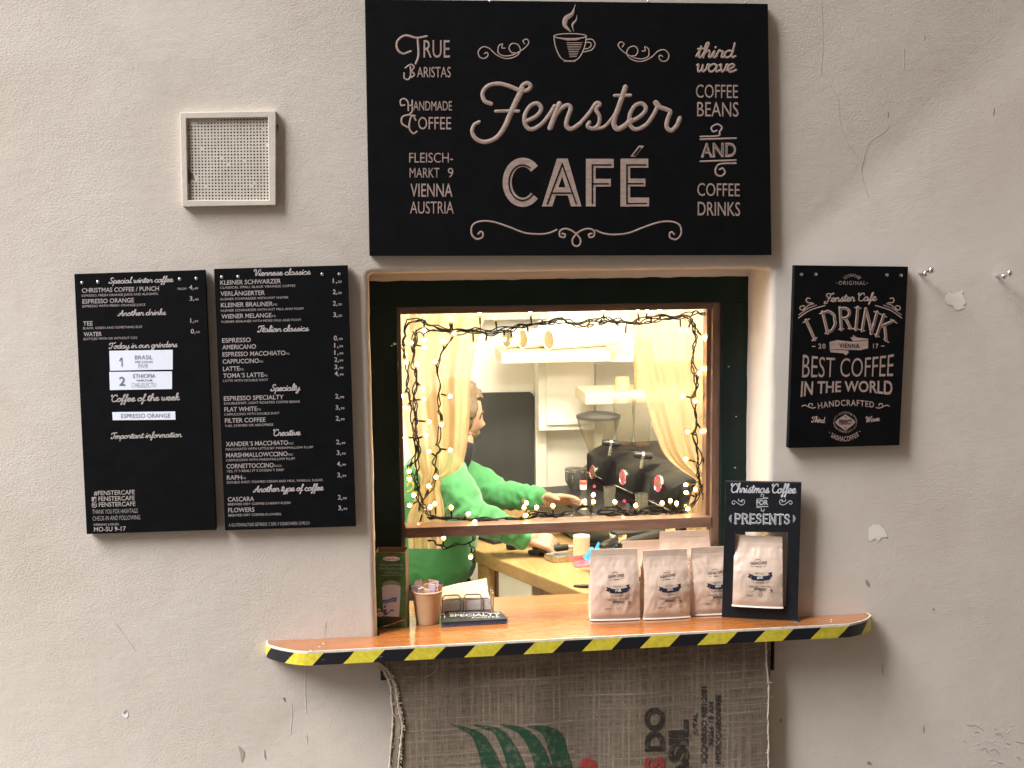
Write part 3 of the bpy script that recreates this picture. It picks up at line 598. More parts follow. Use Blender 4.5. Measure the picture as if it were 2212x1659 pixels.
mb = MB(); mb.box((P(1668, 1440, -.02).x, -.016, P(1668, 1450, -.02).z), (P(1674, 1440, -.02).x, -.001, ZS - .031)); mb.build('dark_block', M['dark'], shelf, bevel=.002)  # thin dark box under the shelf at the sack's right edge
for z_, X, Y in ((zn, 740, 287), (zn, 697, 323), (zn, 600, 366), (zq, 625, 178), (zq, 620, 195)):
    c = H(*z_(X, Y), ZS + .0006); mb = MB(); mb.lathe([(0.0001, .0004), (.0022, .0003), (.0026, 0)], c, n=8); mb.build('paint_spot', M['white'], shelf)

# ------------------------------------------------------------ burlap sack hung under the shelf
def sack_pt(px, py, Y0=-0.036):
    b = P(px, py, Y0); f = 0.007 * noise.noise(Vector((b.x * 4, 0, b.z * 1.2))) + 0.0035 * math.sin(b.x * 24 + b.z * 3) * min(1, (ZS - b.z) * 4) + 0.002 * noise.noise(Vector((b.x * 14, 2, b.z * 6)))
    return Vector((b.x, Y0 + f, b.z))
SL = [(1395, 812), (1428, 816), (1452, 831), (1481, 844), (1510, 845), (1550, 848), (1599, 845), (1659, 840), (1950, 842)]
SR = [(1380, 1666), (1450, 1664), (1560, 1661), (1950, 1657)]
def sack_uv(u, v):
    y = lerp(1392, 1900, v) - u * 25 * (1 - v); return sack_pt(lerp(interp(SL, y), interp(SR, y), u), y)
mb = MB(); mb.grid(sack_uv, 90, 60)
sack = thing('coffee_sack', (0.5, -0.036, 0.1), 'brown burlap coffee sack printed with green leaves, hanging under the shelf', 'sack')
mb.build('cloth', M['sack'], sack, smooth=True)
def smap(z): return lambda X, Y, h=0: sack_pt(*z(X, Y)) - Vector((0, h + 0.0012, 0))
def seam(pts, z, r, name, fib=0):
    b = MB(); q = crom([(a, c, 0) for a, c in pts], 10); w = [smap(z)(v.x + random.uniform(-2, 2), v.y, 0.003) for v in q]
    b.tube(w, [r * random.uniform(0.75, 1.25) for _ in w], 6)
    for i in range(fib):
        a = random.choice(w); d = Vector((random.choice((-1, 1, 1)) * random.uniform(.002, .0065), random.uniform(-.004, 0), random.uniform(-.004, .004))); b.tube([a, a + d * .8, a + d * 1.5 + Vector((0, 0, random.uniform(-.004, .004)))], .0009, 4)
    b.build(name, M['fray'], sack, smooth=True)
seam([(1340, 490), (1420, 600), (1480, 750), (1492, 900), (1508, 1100), (1492, 1350), (1468, 1659), (1470, 2000)], zn, .0032, 'frayed_hem', 60)
seam([(1345, 485), (1465, 600), (1542, 780), (1572, 1000), (1612, 1180), (1592, 1400), (1568, 1659), (1580, 2000)], zn, .0034, 'frayed_hem', 130)
b = MB(); q0 = crom([(1345, 490, 0), (1440, 610, 0), (1500, 760, 0), (1510, 900, 0), (1530, 1120, 0), (1520, 1360, 0), (1490, 1659, 0), (1500, 2000, 0)], 8); q1 = crom([(1350, 490, 0), (1455, 600, 0), (1530, 780, 0), (1555, 1000, 0), (1590, 1180, 0), (1570, 1400, 0), (1545, 1659, 0), (1560, 2000, 0)], 8)
b.add([smap(zn)(v.x, v.y, .0022) for v in q0] + [smap(zn)(v.x, v.y, .0012) for v in q1], [(i, i + 1, len(q0) + i + 1, len(q0) + i) for i in range(len(q0) - 1)]); b.build('hem_fold', M['stain'], sack)
seam([(2093, 90), (2097, 200), (2108, 330), (2104, 500), (2106, 640), (2105, 745), (2100, 1100)], z8, .0026, 'side_seam', 10)
b = MB(); b.tube([smap(z8)(*p, .003) for p in ((322, 270), (350, 262), (378, 240), (395, 215), (390, 198))], .0007, 5); b.build('loose_thread', M['fray'], sack)
def leaf(L, Rr): # two edge paths
    a = crom([(x, y, 0) for x, y in L], 10); c = crom([(x, y, 0) for x, y in Rr], 10); b = MB(); k = 5; vs = []
    for p, q in zip(a, c): vs += [smap(z8)(lerp(p.x, q.x, i / k), lerp(p.y, q.y, i / k), 0.0004) for i in range(k + 1)]
    b.add(vs, [(j * (k + 1) + i, j * (k + 1) + i + 1, (j + 1) * (k + 1) + i + 1, (j + 1) * (k + 1) + i) for j in range(len(a) - 1) for i in range(k)]); b.build('leaf_print', M['sackg'], sack)
leaf([(456, 512), (555, 565), (590, 620), (622, 740), (640, 900)], [(456, 510), (600, 550), (660, 610), (725, 740), (760, 900)])
leaf([(580, 522), (680, 560), (725, 640), (755, 745), (770, 900)], [(585, 518), (720, 540), (790, 620), (850, 745), (880, 900)])
leaf([(715, 520), (810, 560), (870, 650), (895, 745), (900, 900)], [(720, 514), (830, 528), (920, 600), (985, 745), (1010, 900)])
leaf([(858, 525), (930, 560), (965, 640), (990, 745), (1000, 900)], [(862, 520), (950, 522), (1030, 560), (1062, 640), (1090, 745)])
b = MB(); b.add([smap(z8)(1172 + 48 * math.cos(t), 742 + 47 * math.sin(t), .0004) for t in [i * math.pi / 16 for i in range(32)]], [tuple(range(32))]); b.build('cherry_print', M['sackr'], sack)
def up(s, x, y0, y1, cap, mt, wt=0.03):     # text running up the sack
    b = MB(); text(b, s, 0, 0, 1, 1, lambda X, Y, h=0: smap(z8)(x + Y * cap, lerp(y0, y1, X), h), wt=wt, h=0.0005); b.build('lettering', mt, sack)
up('DO', 1562, 655, 428, 98, M['sackb'], .045); up('CAFES', 1562, 1215, 682, 98, M['sackr'], .045); up('BRASIL', 1688, 1040, 495, 98, M['sackb'], .045)
up('JUTAL', 1738, 575, 462, 20, M['sackb']); up('SQQNBRISO 9001:2001', 1786, 720, 322, 26, M['sackb']); up('38266 15 AM', 1820, 628, 400, 24, M['sackb']); up('HYDROCARBONFREE', 1858, 720, 360, 26, M['sackb'])

# ------------------------------------------------------------ boards
def board(name, quad, Y, thick, label, cat, group=None, mt=None, hole=None):
    ps = [P(*q, Y) for q in quad]; c = (ps[2] + ps[3]) / 2
    t = thing(name, (c.x, Y + thick, c.z), label, cat, group)
    MB().prism(ps, (0, thick, 0)).build('panel', mt or M['board'], t, bevel=0.0012); return t
def screws(t, mp, pts, r=.0042):
    for X, Y in pts:
        c = mp(X, Y, 0); b = MB(); b.lathe([(r, 0), (r * .95, .0012), (r * .5, .0022), (.0001, .0025)], c, (0, -1, 0), 12); b.build('screw', M['screw'], t, smooth=True)
YB = -0.024
big = board('cafe_sign', [(788, -2), (1659, 8), (1667, 551), (798, 553)], YB, .022, 'large black main sign with engraved steaming cup above the serving window', 'sign')
m1 = onY(z1, YB); LT = M['letter']
def st(t, name, mp, paths, w, mt=None, h=.001, n=8):
    b = MB()
    for p in paths: stroke(b, p, w, mp, h, n)
    return b.build(name, mt or LT, t, smooth=True)
def rib(paths, taper=None):
    return paths
# Fenster
b = MB(); FW = 27
stroke(b, [(868, 462), (838, 520), (806, 590), (775, 660), (735, 712), (680, 735), (632, 722), (608, 684), (618, 648), (640, 634)], FW, m1, .0018, taper=lambda s: 1.15 - .45 * s)
stroke(b, [(706, 538), (672, 522), (662, 482), (690, 445), (745, 433), (800, 446), (850, 466), (892, 468), (911, 447), (895, 430), (872, 440), (858, 462)], FW * .78, m1, .0016)
stroke(b, [(730, 577), (790, 575), (848, 576)], 17, m1, .0014)
stroke(b, [(880, 632), (940, 602), (966, 565), (946, 536), (908, 550), (880, 600), (884, 648), (915, 670), (965, 645), (1005, 598), (1035, 550)], FW * .8, m1, .0016)
stroke(b, [(1060, 538), (1040, 590), (1012, 662)], FW * 1.05, m1, .0019); stroke(b, [(1030, 612), (1064, 568), (1100, 545), (1118, 562), (1102, 612), (1096, 650), (1122, 668), (1168, 640)], FW * .85, m1, .0017)
stroke(b, [(1165, 642), (1215, 585), (1250, 535), (1270, 542), (1250, 565), (1268, 605), (1262, 645), (1235, 666), (1206, 654), (1216, 634)], FW * .75, m1, .0016); stroke(b, [(1238, 668), (1290, 658), (1335, 610), (1370, 548)], FW * .65, m1, .0014)
stroke(b, [(1402, 452), (1372, 540), (1342, 630), (1360, 668), (1400, 650), (1430, 622)], FW, m1, .0019); stroke(b, [(1345, 495), (1428, 494)], 17, m1, .0014)
stroke(b, [(1425, 634), (1482, 600), (1508, 564), (1488, 536), (1450, 550), (1424, 600), (1428, 650), (1460, 670), (1510, 645), (1545, 598), (1572, 545)], FW * .8, m1, .0016)
stroke(b, [(1556, 532), (1572, 552), (1612, 566), (1634, 580), (1620, 620), (1616, 658), (1640, 676), (1668, 650), (1684, 612)], FW * .85, m1, .0017); stroke(b, [(1560, 530), (1575, 548)], FW * .9, m1, .0018)
b.build('lettering', LT, big, smooth=True)
# CAFE with inline
def inline_letter(outl, lines, w):
    b = MB()
    for i, p in enumerate(outl): band(b, p, w[i], m1, .0008 + .0002 * i)
    b.build('lettering', LT, big)
    b = MB()
    for i, p in enumerate(lines): band(b, p, 7, m1, .0016 + .0001 * i)
    if lines: b.build('inline', M['board'], big)
def arc(cx, cy, rx, ry, a0, a1, n=26): return [(cx + rx * math.cos(math.radians(lerp(a0, a1, i / n))), cy + ry * math.sin(math.radians(lerp(a0, a1, i / n)))) for i in range(n + 1)]
inline_letter([arc(870, 944, 81, 104, -42, -318)], [arc(868, 946, 70, 92, -55, -322)], [47])
b = MB(); flat(b, [(1047, 821), (1103, 821), (1023, 1069), (969, 1069)], m1, .0008); flat(b, [(1047, 821), (1103, 821), (1174, 1069), (1120, 1069)], m1, .0010); flat(b, [(1024, 970), (1124, 970), (1136, 1012), (1012, 1012)], m1, .0012); b.build('lettering', LT, big)
b = MB(); band(b, [(996, 1058), (1074, 850), (1148, 1058)], 7, m1, .0016); band(b, [(1022, 1000), (1122, 1000)], 7, m1, .0018); b.build('inline', M['board'], big)
inline_letter([[(1222, 822), (1222, 1069)], [(1197, 846), (1341, 846)], [(1240, 946), (1326, 946)]], [[(1230, 1056), (1230, 854), (1330, 854)], [(1230, 952), (1316, 952)]], [50, 47, 40])
inline_letter([[(1401, 822), (1401, 1070)], [(1376, 845), (1520, 845)], [(1418, 945), (1505, 945)], [(1418, 1046), (1524, 1046)]], [[(1510, 854), (1409, 854), (1409, 1054), (1514, 1054)], [(1409, 951), (1496, 951)]], [50, 47, 40, 46])
b = MB(); flat(b, [(1427, 810), (1472, 753), (1499, 755), (1452, 812)], m1, .0009); b.build('lettering', LT, big); b = MB(); flat(b, [(1440, 806), (1474, 763), (1486, 764), (1452, 807)], m1, .0014); b.build('inline', M['board'], big)
# side texts
def bt(s, x0, y, x1, cap, wt=.0, y1=None): part_text(big, 'lettering', LT, s, x0, y, x1, cap, m1, y1, wt)
bt('RUE', 356, 298, 492, 90, .0); st(big, 'lettering', m1, [[(372, 188), (320, 196), (262, 184), (222, 212), (220, 252), (248, 278), (290, 266)], [(326, 196), (330, 285), (316, 330)]], 11)
bt('ARISTAS', 322, 400, 497, 53, .0); st(big, 'lettering', m1, [[(288, 345), (290, 388), (278, 412), (258, 405), (256, 378)], [(262, 352), (290, 334), (308, 348), (296, 368), (310, 388), (292, 402)]], 8)
bt('ANDMADE', 303, 572, 503, 48, .0); st(big, 'lettering', m1, [[(258, 545), (240, 545), (238, 520), (258, 512), (276, 530), (278, 572)], [(298, 520), (298, 575), (286, 590)], [(278, 548), (298, 545)]], 8)
bt('OFFEE', 328, 670, 499, 64, .0); st(big, 'lettering', m1, [[(275, 660), (245, 640), (246, 608), (275, 596), (312, 600)], [(316, 622), (300, 598), (286, 625), (284, 668), (304, 692), (322, 682)]], 9)
bt('FLEISCH-', 282, 842, 508, 50, -.004); bt('MARKT', 284, 920, 438, 50, -.004); bt('9', 482, 920, 510, 50, -.004); bt('VIENNA', 288, 1019, 506, 68, .004); bt('AUSTRIA', 286, 1106, 512, 62, -.002)
part_cur(big, 'lettering', LT, 'third', 1768, 298, 1975, 36, m1, w=11, sl=.3); part_cur(big, 'lettering', LT, 'wave', 1768, 372, 1978, 40, m1, w=11, sl=.3)
bt('COFFEE', 1767, 506, 1984, 68, -.002, 508); bt('BEANS', 1773, 602, 1987, 74, .0, 604); bt('COFFEE', 1774, 1014, 1994, 66, .0, 1017); bt('DRINKS', 1776, 1115, 1996, 70, .004, 1118)
bt('AND', 1792, 813, 1974, 72, .03, 810); b = MB(); text(b, 'AND', 1806, 804, 1964, 54, m1, 801, -.03, h=.0013); b.build('inline', M['board'], big)
def flour(t, mp, xa, xb, ya, yb, w, ux=1870, mt=None):
    cx = ux; st(t, 'flourish', mp, [[(xa, ya), (xb, ya - 6)], [(xa, ya - 14), ((xa + xb) / 2, ya - 18), (cx + 20, ya - 38), (cx + 32, ya - 62), (cx + 8, ya - 78), (cx - 22, ya - 62), (cx - 14, ya - 40), (cx + 6, ya - 46)], [(xa, yb), (xb, yb - 6)], [(xb, yb + 10), ((xa + xb) / 2 + 10, yb + 14), (cx, yb + 38), (cx + 2, yb + 66), (cx + 28, yb + 76), (cx + 48, yb + 58), (cx + 36, yb + 36), (cx + 20, yb + 42)]], w, mt)
flour(big, m1, 1790, 1974, 722, 836, 9)
# scroll ornaments
A_ = [(672, 278), (686, 272), (690, 288), (672, 303), (648, 296), (640, 268), (662, 244), (695, 250), (735, 285), (785, 304), (835, 292), (858, 262), (845, 232), (815, 226), (800, 248), (812, 272), (835, 276)]
B_ = [(778, 250), (762, 248), (765, 228), (745, 240), (745, 275), (775, 290), (815, 286), (850, 270), (885, 245), (902, 220), (890, 203), (872, 212), (880, 228)]
st(big, 'flourish', m1, [A_, B_], 6); st(big, 'flourish', m1, [[(2267 - x, y + 15) for x, y in A_], [(2267 - x, y + 15) for x, y in B_]], 6)
Cc = [(640, 1212), (652, 1200), (664, 1208), (660, 1230), (630, 1238), (605, 1210), (612, 1165), (655, 1146), (720, 1150), (800, 1176), (880, 1206), (960, 1213), (1010, 1206), (1046, 1191)]
st(big, 'flourish', m1, [Cc, [(2295 - x, y + 2) for x, y in Cc]], 9)
st(big, 'flourish', m1, [[(1075, 1210), (1090, 1215), (1085, 1230), (1062, 1222), (1065, 1195), (1095, 1185), (1135, 1202), (1168, 1238), (1166, 1266), (1148, 1276), (1130, 1264), (1130, 1236), (1160, 1202), (1205, 1185), (1238, 1195), (1240, 1222), (1218, 1230), (1212, 1215), (1228, 1210)]], 9)
# cup
st(big, 'cup_emblem', m1, [arc(1116, 188, 84, 13, 0, 360), [(1032, 186), (1040, 240), (1062, 292), (1090, 314), (1140, 314), (1168, 292), (1192, 240), (1200, 186)], [(1198, 206), (1228, 204), (1245, 228), (1228, 258), (1186, 270)], [(1194, 222), (1216, 220), (1226, 234), (1212, 250), (1190, 254)], [(1085, 318), (1142, 318)]], 6)
st(big, 'cup_emblem', m1, [[(1098 + k * 2, 222 + k * 9), (1180 - k * 4, 222 + k * 9)] for k in range(9)], 3.2)
b = MB(); flat(b, [(1060, 200), (1100, 210), (1150, 208), (1178, 198), (1120, 203)], m1); b.build('cup_emblem', LT, big)
b = MB(); stroke(b, [(1112, 158), (1088, 130), (1094, 95), (1126, 72), (1140, 32)], 26, m1, .001, taper=lambda s: max(.12, math.sin(math.pi * min(1, s * .9 + .1)) * 1.0)); stroke(b, [(1134, 160), (1128, 128), (1146, 105), (1150, 82)], 11, m1, .001, taper=lambda s: max(.2, math.sin(math.pi * s))); b.build('steam_emblem', LT, big, smooth=True)
screws(big, m1, [(700, 6), (1518, 8), (2025, 14)], .003)

# menus
w2 = board('menu_board', [(160, 592), (443, 583), (467, 1145), (187, 1154)], YB, .02, 'black menu board of winter drinks with three white paper strips, left one', 'menu board', 'menu boards left of the window')
m2 = onY(z2, YB); L2 = M['letter2']; K = -0.027
def menu(t, mp, rows, name='lettering'):
    for r in rows:
        s, x0, y, x1, cap = r[:5]; wt = r[5] if len(r) > 5 else (.012 if cap > 20 else .0)
        part_text(t, name, L2, s, x0, y, x1, cap, mp, y + K * (x1 - x0), wt)
def heads(t, mp, rows):
    for s, x0, y, x1, xh in rows: part_cur(t, 'heading', L2, s, x0, y, x1, xh, mp, y + K * (x1 - x0), w=xh * .26 + 1.1)
heads(w2, m2, [('Special winter coffee', 247, 157, 618, 16), ('Another drinks', 300, 343, 577, 16), ('Today in our grinders', 247, 531, 643, 16), ('Coffee of the week', 258, 836, 655, 19), ('Important information', 260, 1048, 668, 16)])
menu(w2, m2, [('CHRISTMAS COFFEE / PUNCH', 93, 209, 535, 25), ('ESPRESSO ORANGE', 96, 272, 392, 25), ('TEE', 100, 398, 155, 24), ('WATER', 103, 460, 207, 24)], 'drink_name')
menu(w2, m2, [('ESPRESSO, FRESH ORANGE JUICE AND ALCOHOL', 93, 233, 532, 13), ('ESPRESSO WITH FRESH ORANGE JUICE', 96, 294, 457, 13), ('BLACK, GREEN AND SOMETHING ELSE', 100, 420, 438, 13), ('BOTTLED WITH OR WITHOUT CO2', 103, 482, 410, 13)], 'drink_description')
menu(w2, m2, [('FROM', 643, 194, 692, 13), ('4,', 707, 191, 735, 25), ('40', 738, 190, 760, 12), ('3,', 711, 255, 737, 25), ('40', 740, 254, 762, 12), ('1,', 715, 381, 736, 25), ('99', 739, 380, 760, 12), ('0,', 718, 443, 744, 25), ('99', 747, 442, 769, 12)], 'price')
menu(w2, m2, [('#FENSTERCAFE', 162, 1372, 396, 25), ('FENSTERCAFE', 188, 1405, 396, 25), ('FENSTERCAFE', 190, 1438, 400, 25), ('THANK YOU FOR HASHTAGS', 153, 1480, 413, 25, -.012), ('CHECK-IN AND FOLLOWING', 155, 1518, 427, 25, -.012), ('OPENING HOURS:', 160, 1548, 307, 13), ('MO-SU 9-17', 162, 1580, 345, 25)])
b = MB(); flat(b, [(149, 1382), (175, 1381), (176, 1407), (150, 1408)], m2); b.build('social_icon', L2, w2); b = MB(); text(b, 'f', 160, 1408, 173, 18, m2, wt=.03, h=.0014); b.build('icon_letter', M['board'], w2)
st(w2, 'social_icon', m2, [[(153, 1417), (174, 1416), (175, 1438), (154, 1439), (153, 1417)], arc(164, 1428, 5, 5, 0, 360, 10)], 3.4, L2)
def strip(quad, rows):
    b = MB(); b.prism([m2(*q, .0011) for q in quad], (0, .0009, 0)); p = b.build('paper_strip', M['paper'], w2)
    for s, x0, y, x1, cap, wt in rows:
        b = MB(); text(b, s, x0, y, x1, cap, m2, y - .01 * (x1 - x0), wt, h=.0016); b.build('lettering', M['ink'], p)
strip([(250, 543), (614, 537), (614, 650), (254, 657)], [('BRASIL', 397, 592, 498, 23, .0), ('RED CATUAI', 399, 612, 498, 11, .01), ('FIVR', 418, 643, 473, 25, -.015)]); st(w2, 'lettering', m2, [[(309, 597), (321, 583), (321, 629)]], 7, M['ink'], .0024)
strip([(250, 664), (610, 661), (610, 762), (254, 768)], [('2', 307, 742, 341, 50, .02), ('ETHIOPIA', 387, 699, 514, 23, .0), ('HAIRLOOM', 407, 718, 495, 11, .01), ('CHELELECTU', 378, 753, 518, 26, -.015)])
strip([(267, 895), (628, 891), (630, 938), (270, 941)], [('ESPRESSO ORANGE', 318, 928, 600, 23, .0)])
screws(w2, m2, [(95, 152), (186, 148), (655, 131), (751, 128)])
w3 = board('menu_board', [(462, 581), (751, 573), (769, 1137), (486, 1146)], YB, .02, 'black menu board packed with five headed lists of coffees and prices, right one', 'menu board', 'menu boards left of the window')
m3 = onY(z3, YB)
heads(w3, m3, [('Viennese classics', 268, 113, 596, 17), ('Italian classics', 292, 436, 586, 17), ('Specialty', 365, 774, 536, 18), ('Creative', 378, 1031, 538, 18), ('Another type of coffee', 267, 1354, 670, 18)])
menu(w3, m3, [(a, b_, c, d, 25) for a, b_, c, d in (('KLEINER SCHWARZER', 76, 164, 424), ('VERLÄNGERTER', 78, 228, 332), ('KLEINER BRAUNER', 80, 293, 378), ('WIENER MELANGE', 83, 358, 370), ('ESPRESSO', 87, 496, 252), ('AMERICANO', 88, 535, 281), ('ESPRESSO MACCHIATO', 89, 576, 450), ('CAPPUCCINO', 90, 617, 298), ('LATTE', 92, 659, 187), ('TOMA´S LATTE', 93, 698, 325), ('ESPRESSO SPECIALTY', 97, 829, 440), ('FLAT WHITE', 100, 892, 287), ('FILTER COFFEE', 103, 956, 336), ('XANDER´S MACCHIATO', 108, 1091, 465), ('MARSHMALLOWCCINO', 110, 1155, 462), ('CORNETTOCCINO', 112, 1218, 383), ('RAPH', 114, 1283, 200), ('CASCARA', 120, 1408, 270), ('FLOWERS', 122, 1470, 272))], 'drink_name')
menu(w3, m3, [(a, b_, c - 1, d, 11) for a, b_, c, d in (('FG', 381, 284, 402), ('FG', 373, 350, 394), ('FGC', 467, 1081, 498), ('FGC', 464, 1145, 494), ('FGCA', 385, 1210, 429), ('FG', 202, 1280, 223), ('FG', 452, 566, 473), ('FG', 301, 611, 322), ('FG', 189, 656, 210), ('FG', 327, 691, 346), ('FG', 289, 886, 309))], 'allergen_mark')
menu(w3, m3, [(a, b_, c, d, 13) for a, b_, c, d in (('CLASSICAL SMALL BLACK VIENNESE COFFEE', 76, 187, 507), ('KLEINER SCHWARZER WITH HOT WATER', 78, 253, 467), ('KLEINER SCHWARZER WITH HOT MILK AND FOAM', 80, 319, 553), ('KLEINER BRAUNER WITH MORE MILK AND FOAM', 83, 383, 539), ('LATTE WITH DOUBLE SHOT', 93, 722, 351), ('DOUBLESHOT, LIGHT ROASTED COFFEE BEANS', 98, 852, 533), ('CAPPUCCINO WITH DOUBLE SHOT', 100, 915, 416), ('V.60, CHEMEX OR AEROPRESS', 104, 980, 380), ('MACCHIATO WITH LITTLE BIT MARSHMALLOW FLUFF', 108, 1115, 609), ('CAPPUCCINO WITH MARSHMALLOW FLUFF', 110, 1178, 505), ('YES, IT´S REAL! IT´S DOESN´T DRIP', 113, 1241, 442), ('DOUBLE SHOT, FOAMED CREAM AND MILK, VANILLA, SUGAR', 115, 1305, 664), ('BREWED DRY COFFEE-CHERRY-FLESH', 120, 1431, 478), ('BREWED DRY COFFEE-FLOWERS', 123, 1494, 426))], 'drink_description')
menu(w3, m3, [('A GLUTENHALTIGES GETREIDE, C EIER, F SOJABOHNEN, G MILCH', 125, 1552, 588, 18, -.01)], 'footnote')
for x, y, s in ((722, 153, '1,20'), (722, 217, '2,20'), (723, 283, '2,20'), (725, 348, '3,20'), (728, 482, '0,99'), (730, 524, '1,99'), (731, 565, '1,99'), (731, 606, '2,99'), (732, 648, '3,99'), (733, 686, '4,99'), (736, 816, '2,99'), (738, 880, '3,99'), (739, 943, '2,99'), (742, 1079, '2,49'), (745, 1140, '3,99'), (746, 1204, '4,99'), (748, 1268, '3,99'), (751, 1396, '2,99'), (754, 1457, '3,99')):
    b = MB(); text(b, s[:2], x, y, x + 25, 26, m3, wt=.012); text(b, s[2:], x + 29, y - 1, x + 51, 12, m3, wt=.01); b.build('price', L2, w3)
screws(w3, m3, [(86, 120), (180, 117), (662, 103), (760, 102)])

# right sign
w4 = board('coffee_sign', [(1717, 573), (1962, 576), (1943, 962), (1703, 968)], YB, .02, 'black portrait sign with arched engraved lettering and diamond emblem, right of the window', 'sign')
m4 = onY(z4, YB)
def t4(s, x0, y, x1, cap, wt=.01, warp=None, y1=None, mt=None, h=.0008, gap=0.0): part_text(w4, 'lettering', mt or LT, s, x0, y, x1, cap, m4, y1, wt, h, warp, 0, gap)
t4('ORIGINAL', 462, 232, 682, 30, .0, None, 233, gap=.12); st(w4, 'emblem_rays', m4, [[(444, 217), (446, 218)], [(694, 219), (697, 219)]], 6)
st(w4, 'emblem_rays', m4, [[(572 + math.sin(a) * r0, 215 - math.cos(a) * r0 * .8), (572 + math.sin(a) * r1, 215 - math.cos(a) * r1 * .8)] for a in [(-.95 + i * .21) for i in range(10)] for r0, r1 in ((62, 90),)], 4)
part_cur(w4, 'lettering', LT, 'Fenster Cafe', 350, 372, 775, 32, m4, 362, w=9, sl=.35)
quad_ = lambda a, b, c, t: ((1 - t) ** 2 * a[0] + 2 * t * (1 - t) * b[0] + t * t * c[0], (1 - t) ** 2 * a[1] + 2 * t * (1 - t) * b[1] + t * t * c[1])
def arch(b0, b1, b2, t0, t1, t2):
    def w(t, k):
        x0, y0 = quad_(b0, b1, b2, t); x1, y1 = quad_(t0, t1, t2, t); return (lerp(x0, x1, k), lerp(y0, y1, k))
    return w
ar = arch((238, 700), (545, 490), (858, 700), (158, 545), (552, 282), (938, 540))
slab('I DRINK', ar, 25, m4, w4, LT, M['board'], 4.5)
ban = [(388, 697), (450, 683), (560, 695), (640, 691), (703, 685), (703, 750), (640, 765), (540, 762), (450, 757), (390, 764)]
b = MB(); flat(b, ban, m4); flat(b, [(580, 690), (555, 662), (575, 660), (580, 640), (612, 662), (704, 672), (704, 682)], m4); flat(b, [(392, 768), (450, 762), (540, 768), (544, 786), (520, 808), (500, 790), (396, 782)], m4); rb = b.build('ribbon_emblem', LT, w4)
b = MB(); text(b, 'VIENNA', 468, 744, 630, 36, m4, 748, .02, h=.0014, gap=.12); b.build('lettering', M['board'], rb)
t4('20', 297, 752, 356, 40, .02, gap=.1); t4('17', 743, 750, 786, 38, .02, gap=.1); st(w4, 'lettering', m4, [[(248, 735), (272, 735)], [(812, 732), (834, 732)]], 7)
t4('BEST COFFEE', 0, 0, 0, 0, -.006, arch((164, 988), (540, 984), (905, 978), (172, 800), (545, 864), (914, 797)))
t4('IN THE WORLD', 0, 0, 0, 0, .02, arch((152, 1143), (530, 1066), (900, 1132), (160, 1018), (530, 1020), (902, 1012)))
t4('HANDCRAFTED', 0, 0, 0, 0, .015, arch((297, 1243), (525, 1196), (750, 1234), (290, 1196), (525, 1148), (752, 1186)), gap=.08)
for sg in (1, -1):
    fx = lambda x: x if sg == 1 else 1040 - x
    st(w4, 'flourish', m4, [[(fx(a), c) for a, c in q] for q in ([(165, 1222), (188, 1214), (215, 1226), (250, 1238), (272, 1232)], [(250, 1238), (222, 1228), (222, 1204), (246, 1202), (248, 1216)])], 8)
    gx = lambda x: x if sg == 1 else 1112 - x
    st(w4, 'flourish', m4, [[(gx(a), c) for a, c in q] for q in ([(135, 503), (230, 440), (350, 402)], [(172, 432), (186, 424), (180, 405), (152, 410), (150, 432), (178, 438), (215, 402), (258, 386)], [(230, 345), (208, 342), (198, 360), (212, 378), (245, 380)])], 9)
    st(w4, 'flourish', m4, [[(gx(a), c) for a, c in [(138, 478), (210, 428), (282, 398)]]], 6)
part_cur(w4, 'lettering', LT, 'T', 240, 1352, 272, 22, m4, w=6); part_cur(w4, 'lettering', LT, 'hird', 268, 1352, 352, 22, m4, 1358, w=6); part_cur(w4, 'lettering', LT, 'Wave', 680, 1354, 798, 22, m4, 1340, w=6)
b = MB(); flat(b, [(435, 1352), (452, 1330), (517, 1288), (582, 1330), (599, 1350), (582, 1372), (517, 1421), (452, 1374)], m4); d = b.build('diamond_emblem', LT, w4)
b = MB(); text(b, 'PERFECT', 466, 1369, 570, 38, m4, 1368, .02, h=.0014); flat(b, [(506, 1312), (517, 1302), (528, 1312)], m4, .0014); flat(b, [(506, 1396), (517, 1406), (528, 1396)], m4, .0014); b.build('lettering', M['board'], d)
st(w4, 'emblem_rays', m4, [[(517 + math.cos(a) * 72 * (1.0 if abs(math.cos(a)) < .75 else 1.2), 1352 + math.sin(a) * 72), (517 + math.cos(a) * 88 * (1 if abs(math.cos(a)) < .75 else 1.1), 1352 + math.sin(a) * 88)] for a in [i * math.pi / 22 for i in range(44)]], 3)
t4('SASHACOFFEE', 0, 0, 0, 0, .02, arch((398, 1470), (512, 1550), (628, 1462), (410, 1436), (512, 1502), (616, 1428)), gap=.08); st(w4, 'emblem_rays', m4, [[(388, 1434), (390, 1436)], [(634, 1428), (636, 1428)]], 7)
screws(w4, m4, [(158, 148), (277, 147), (855, 152), (970, 155)], .0046)

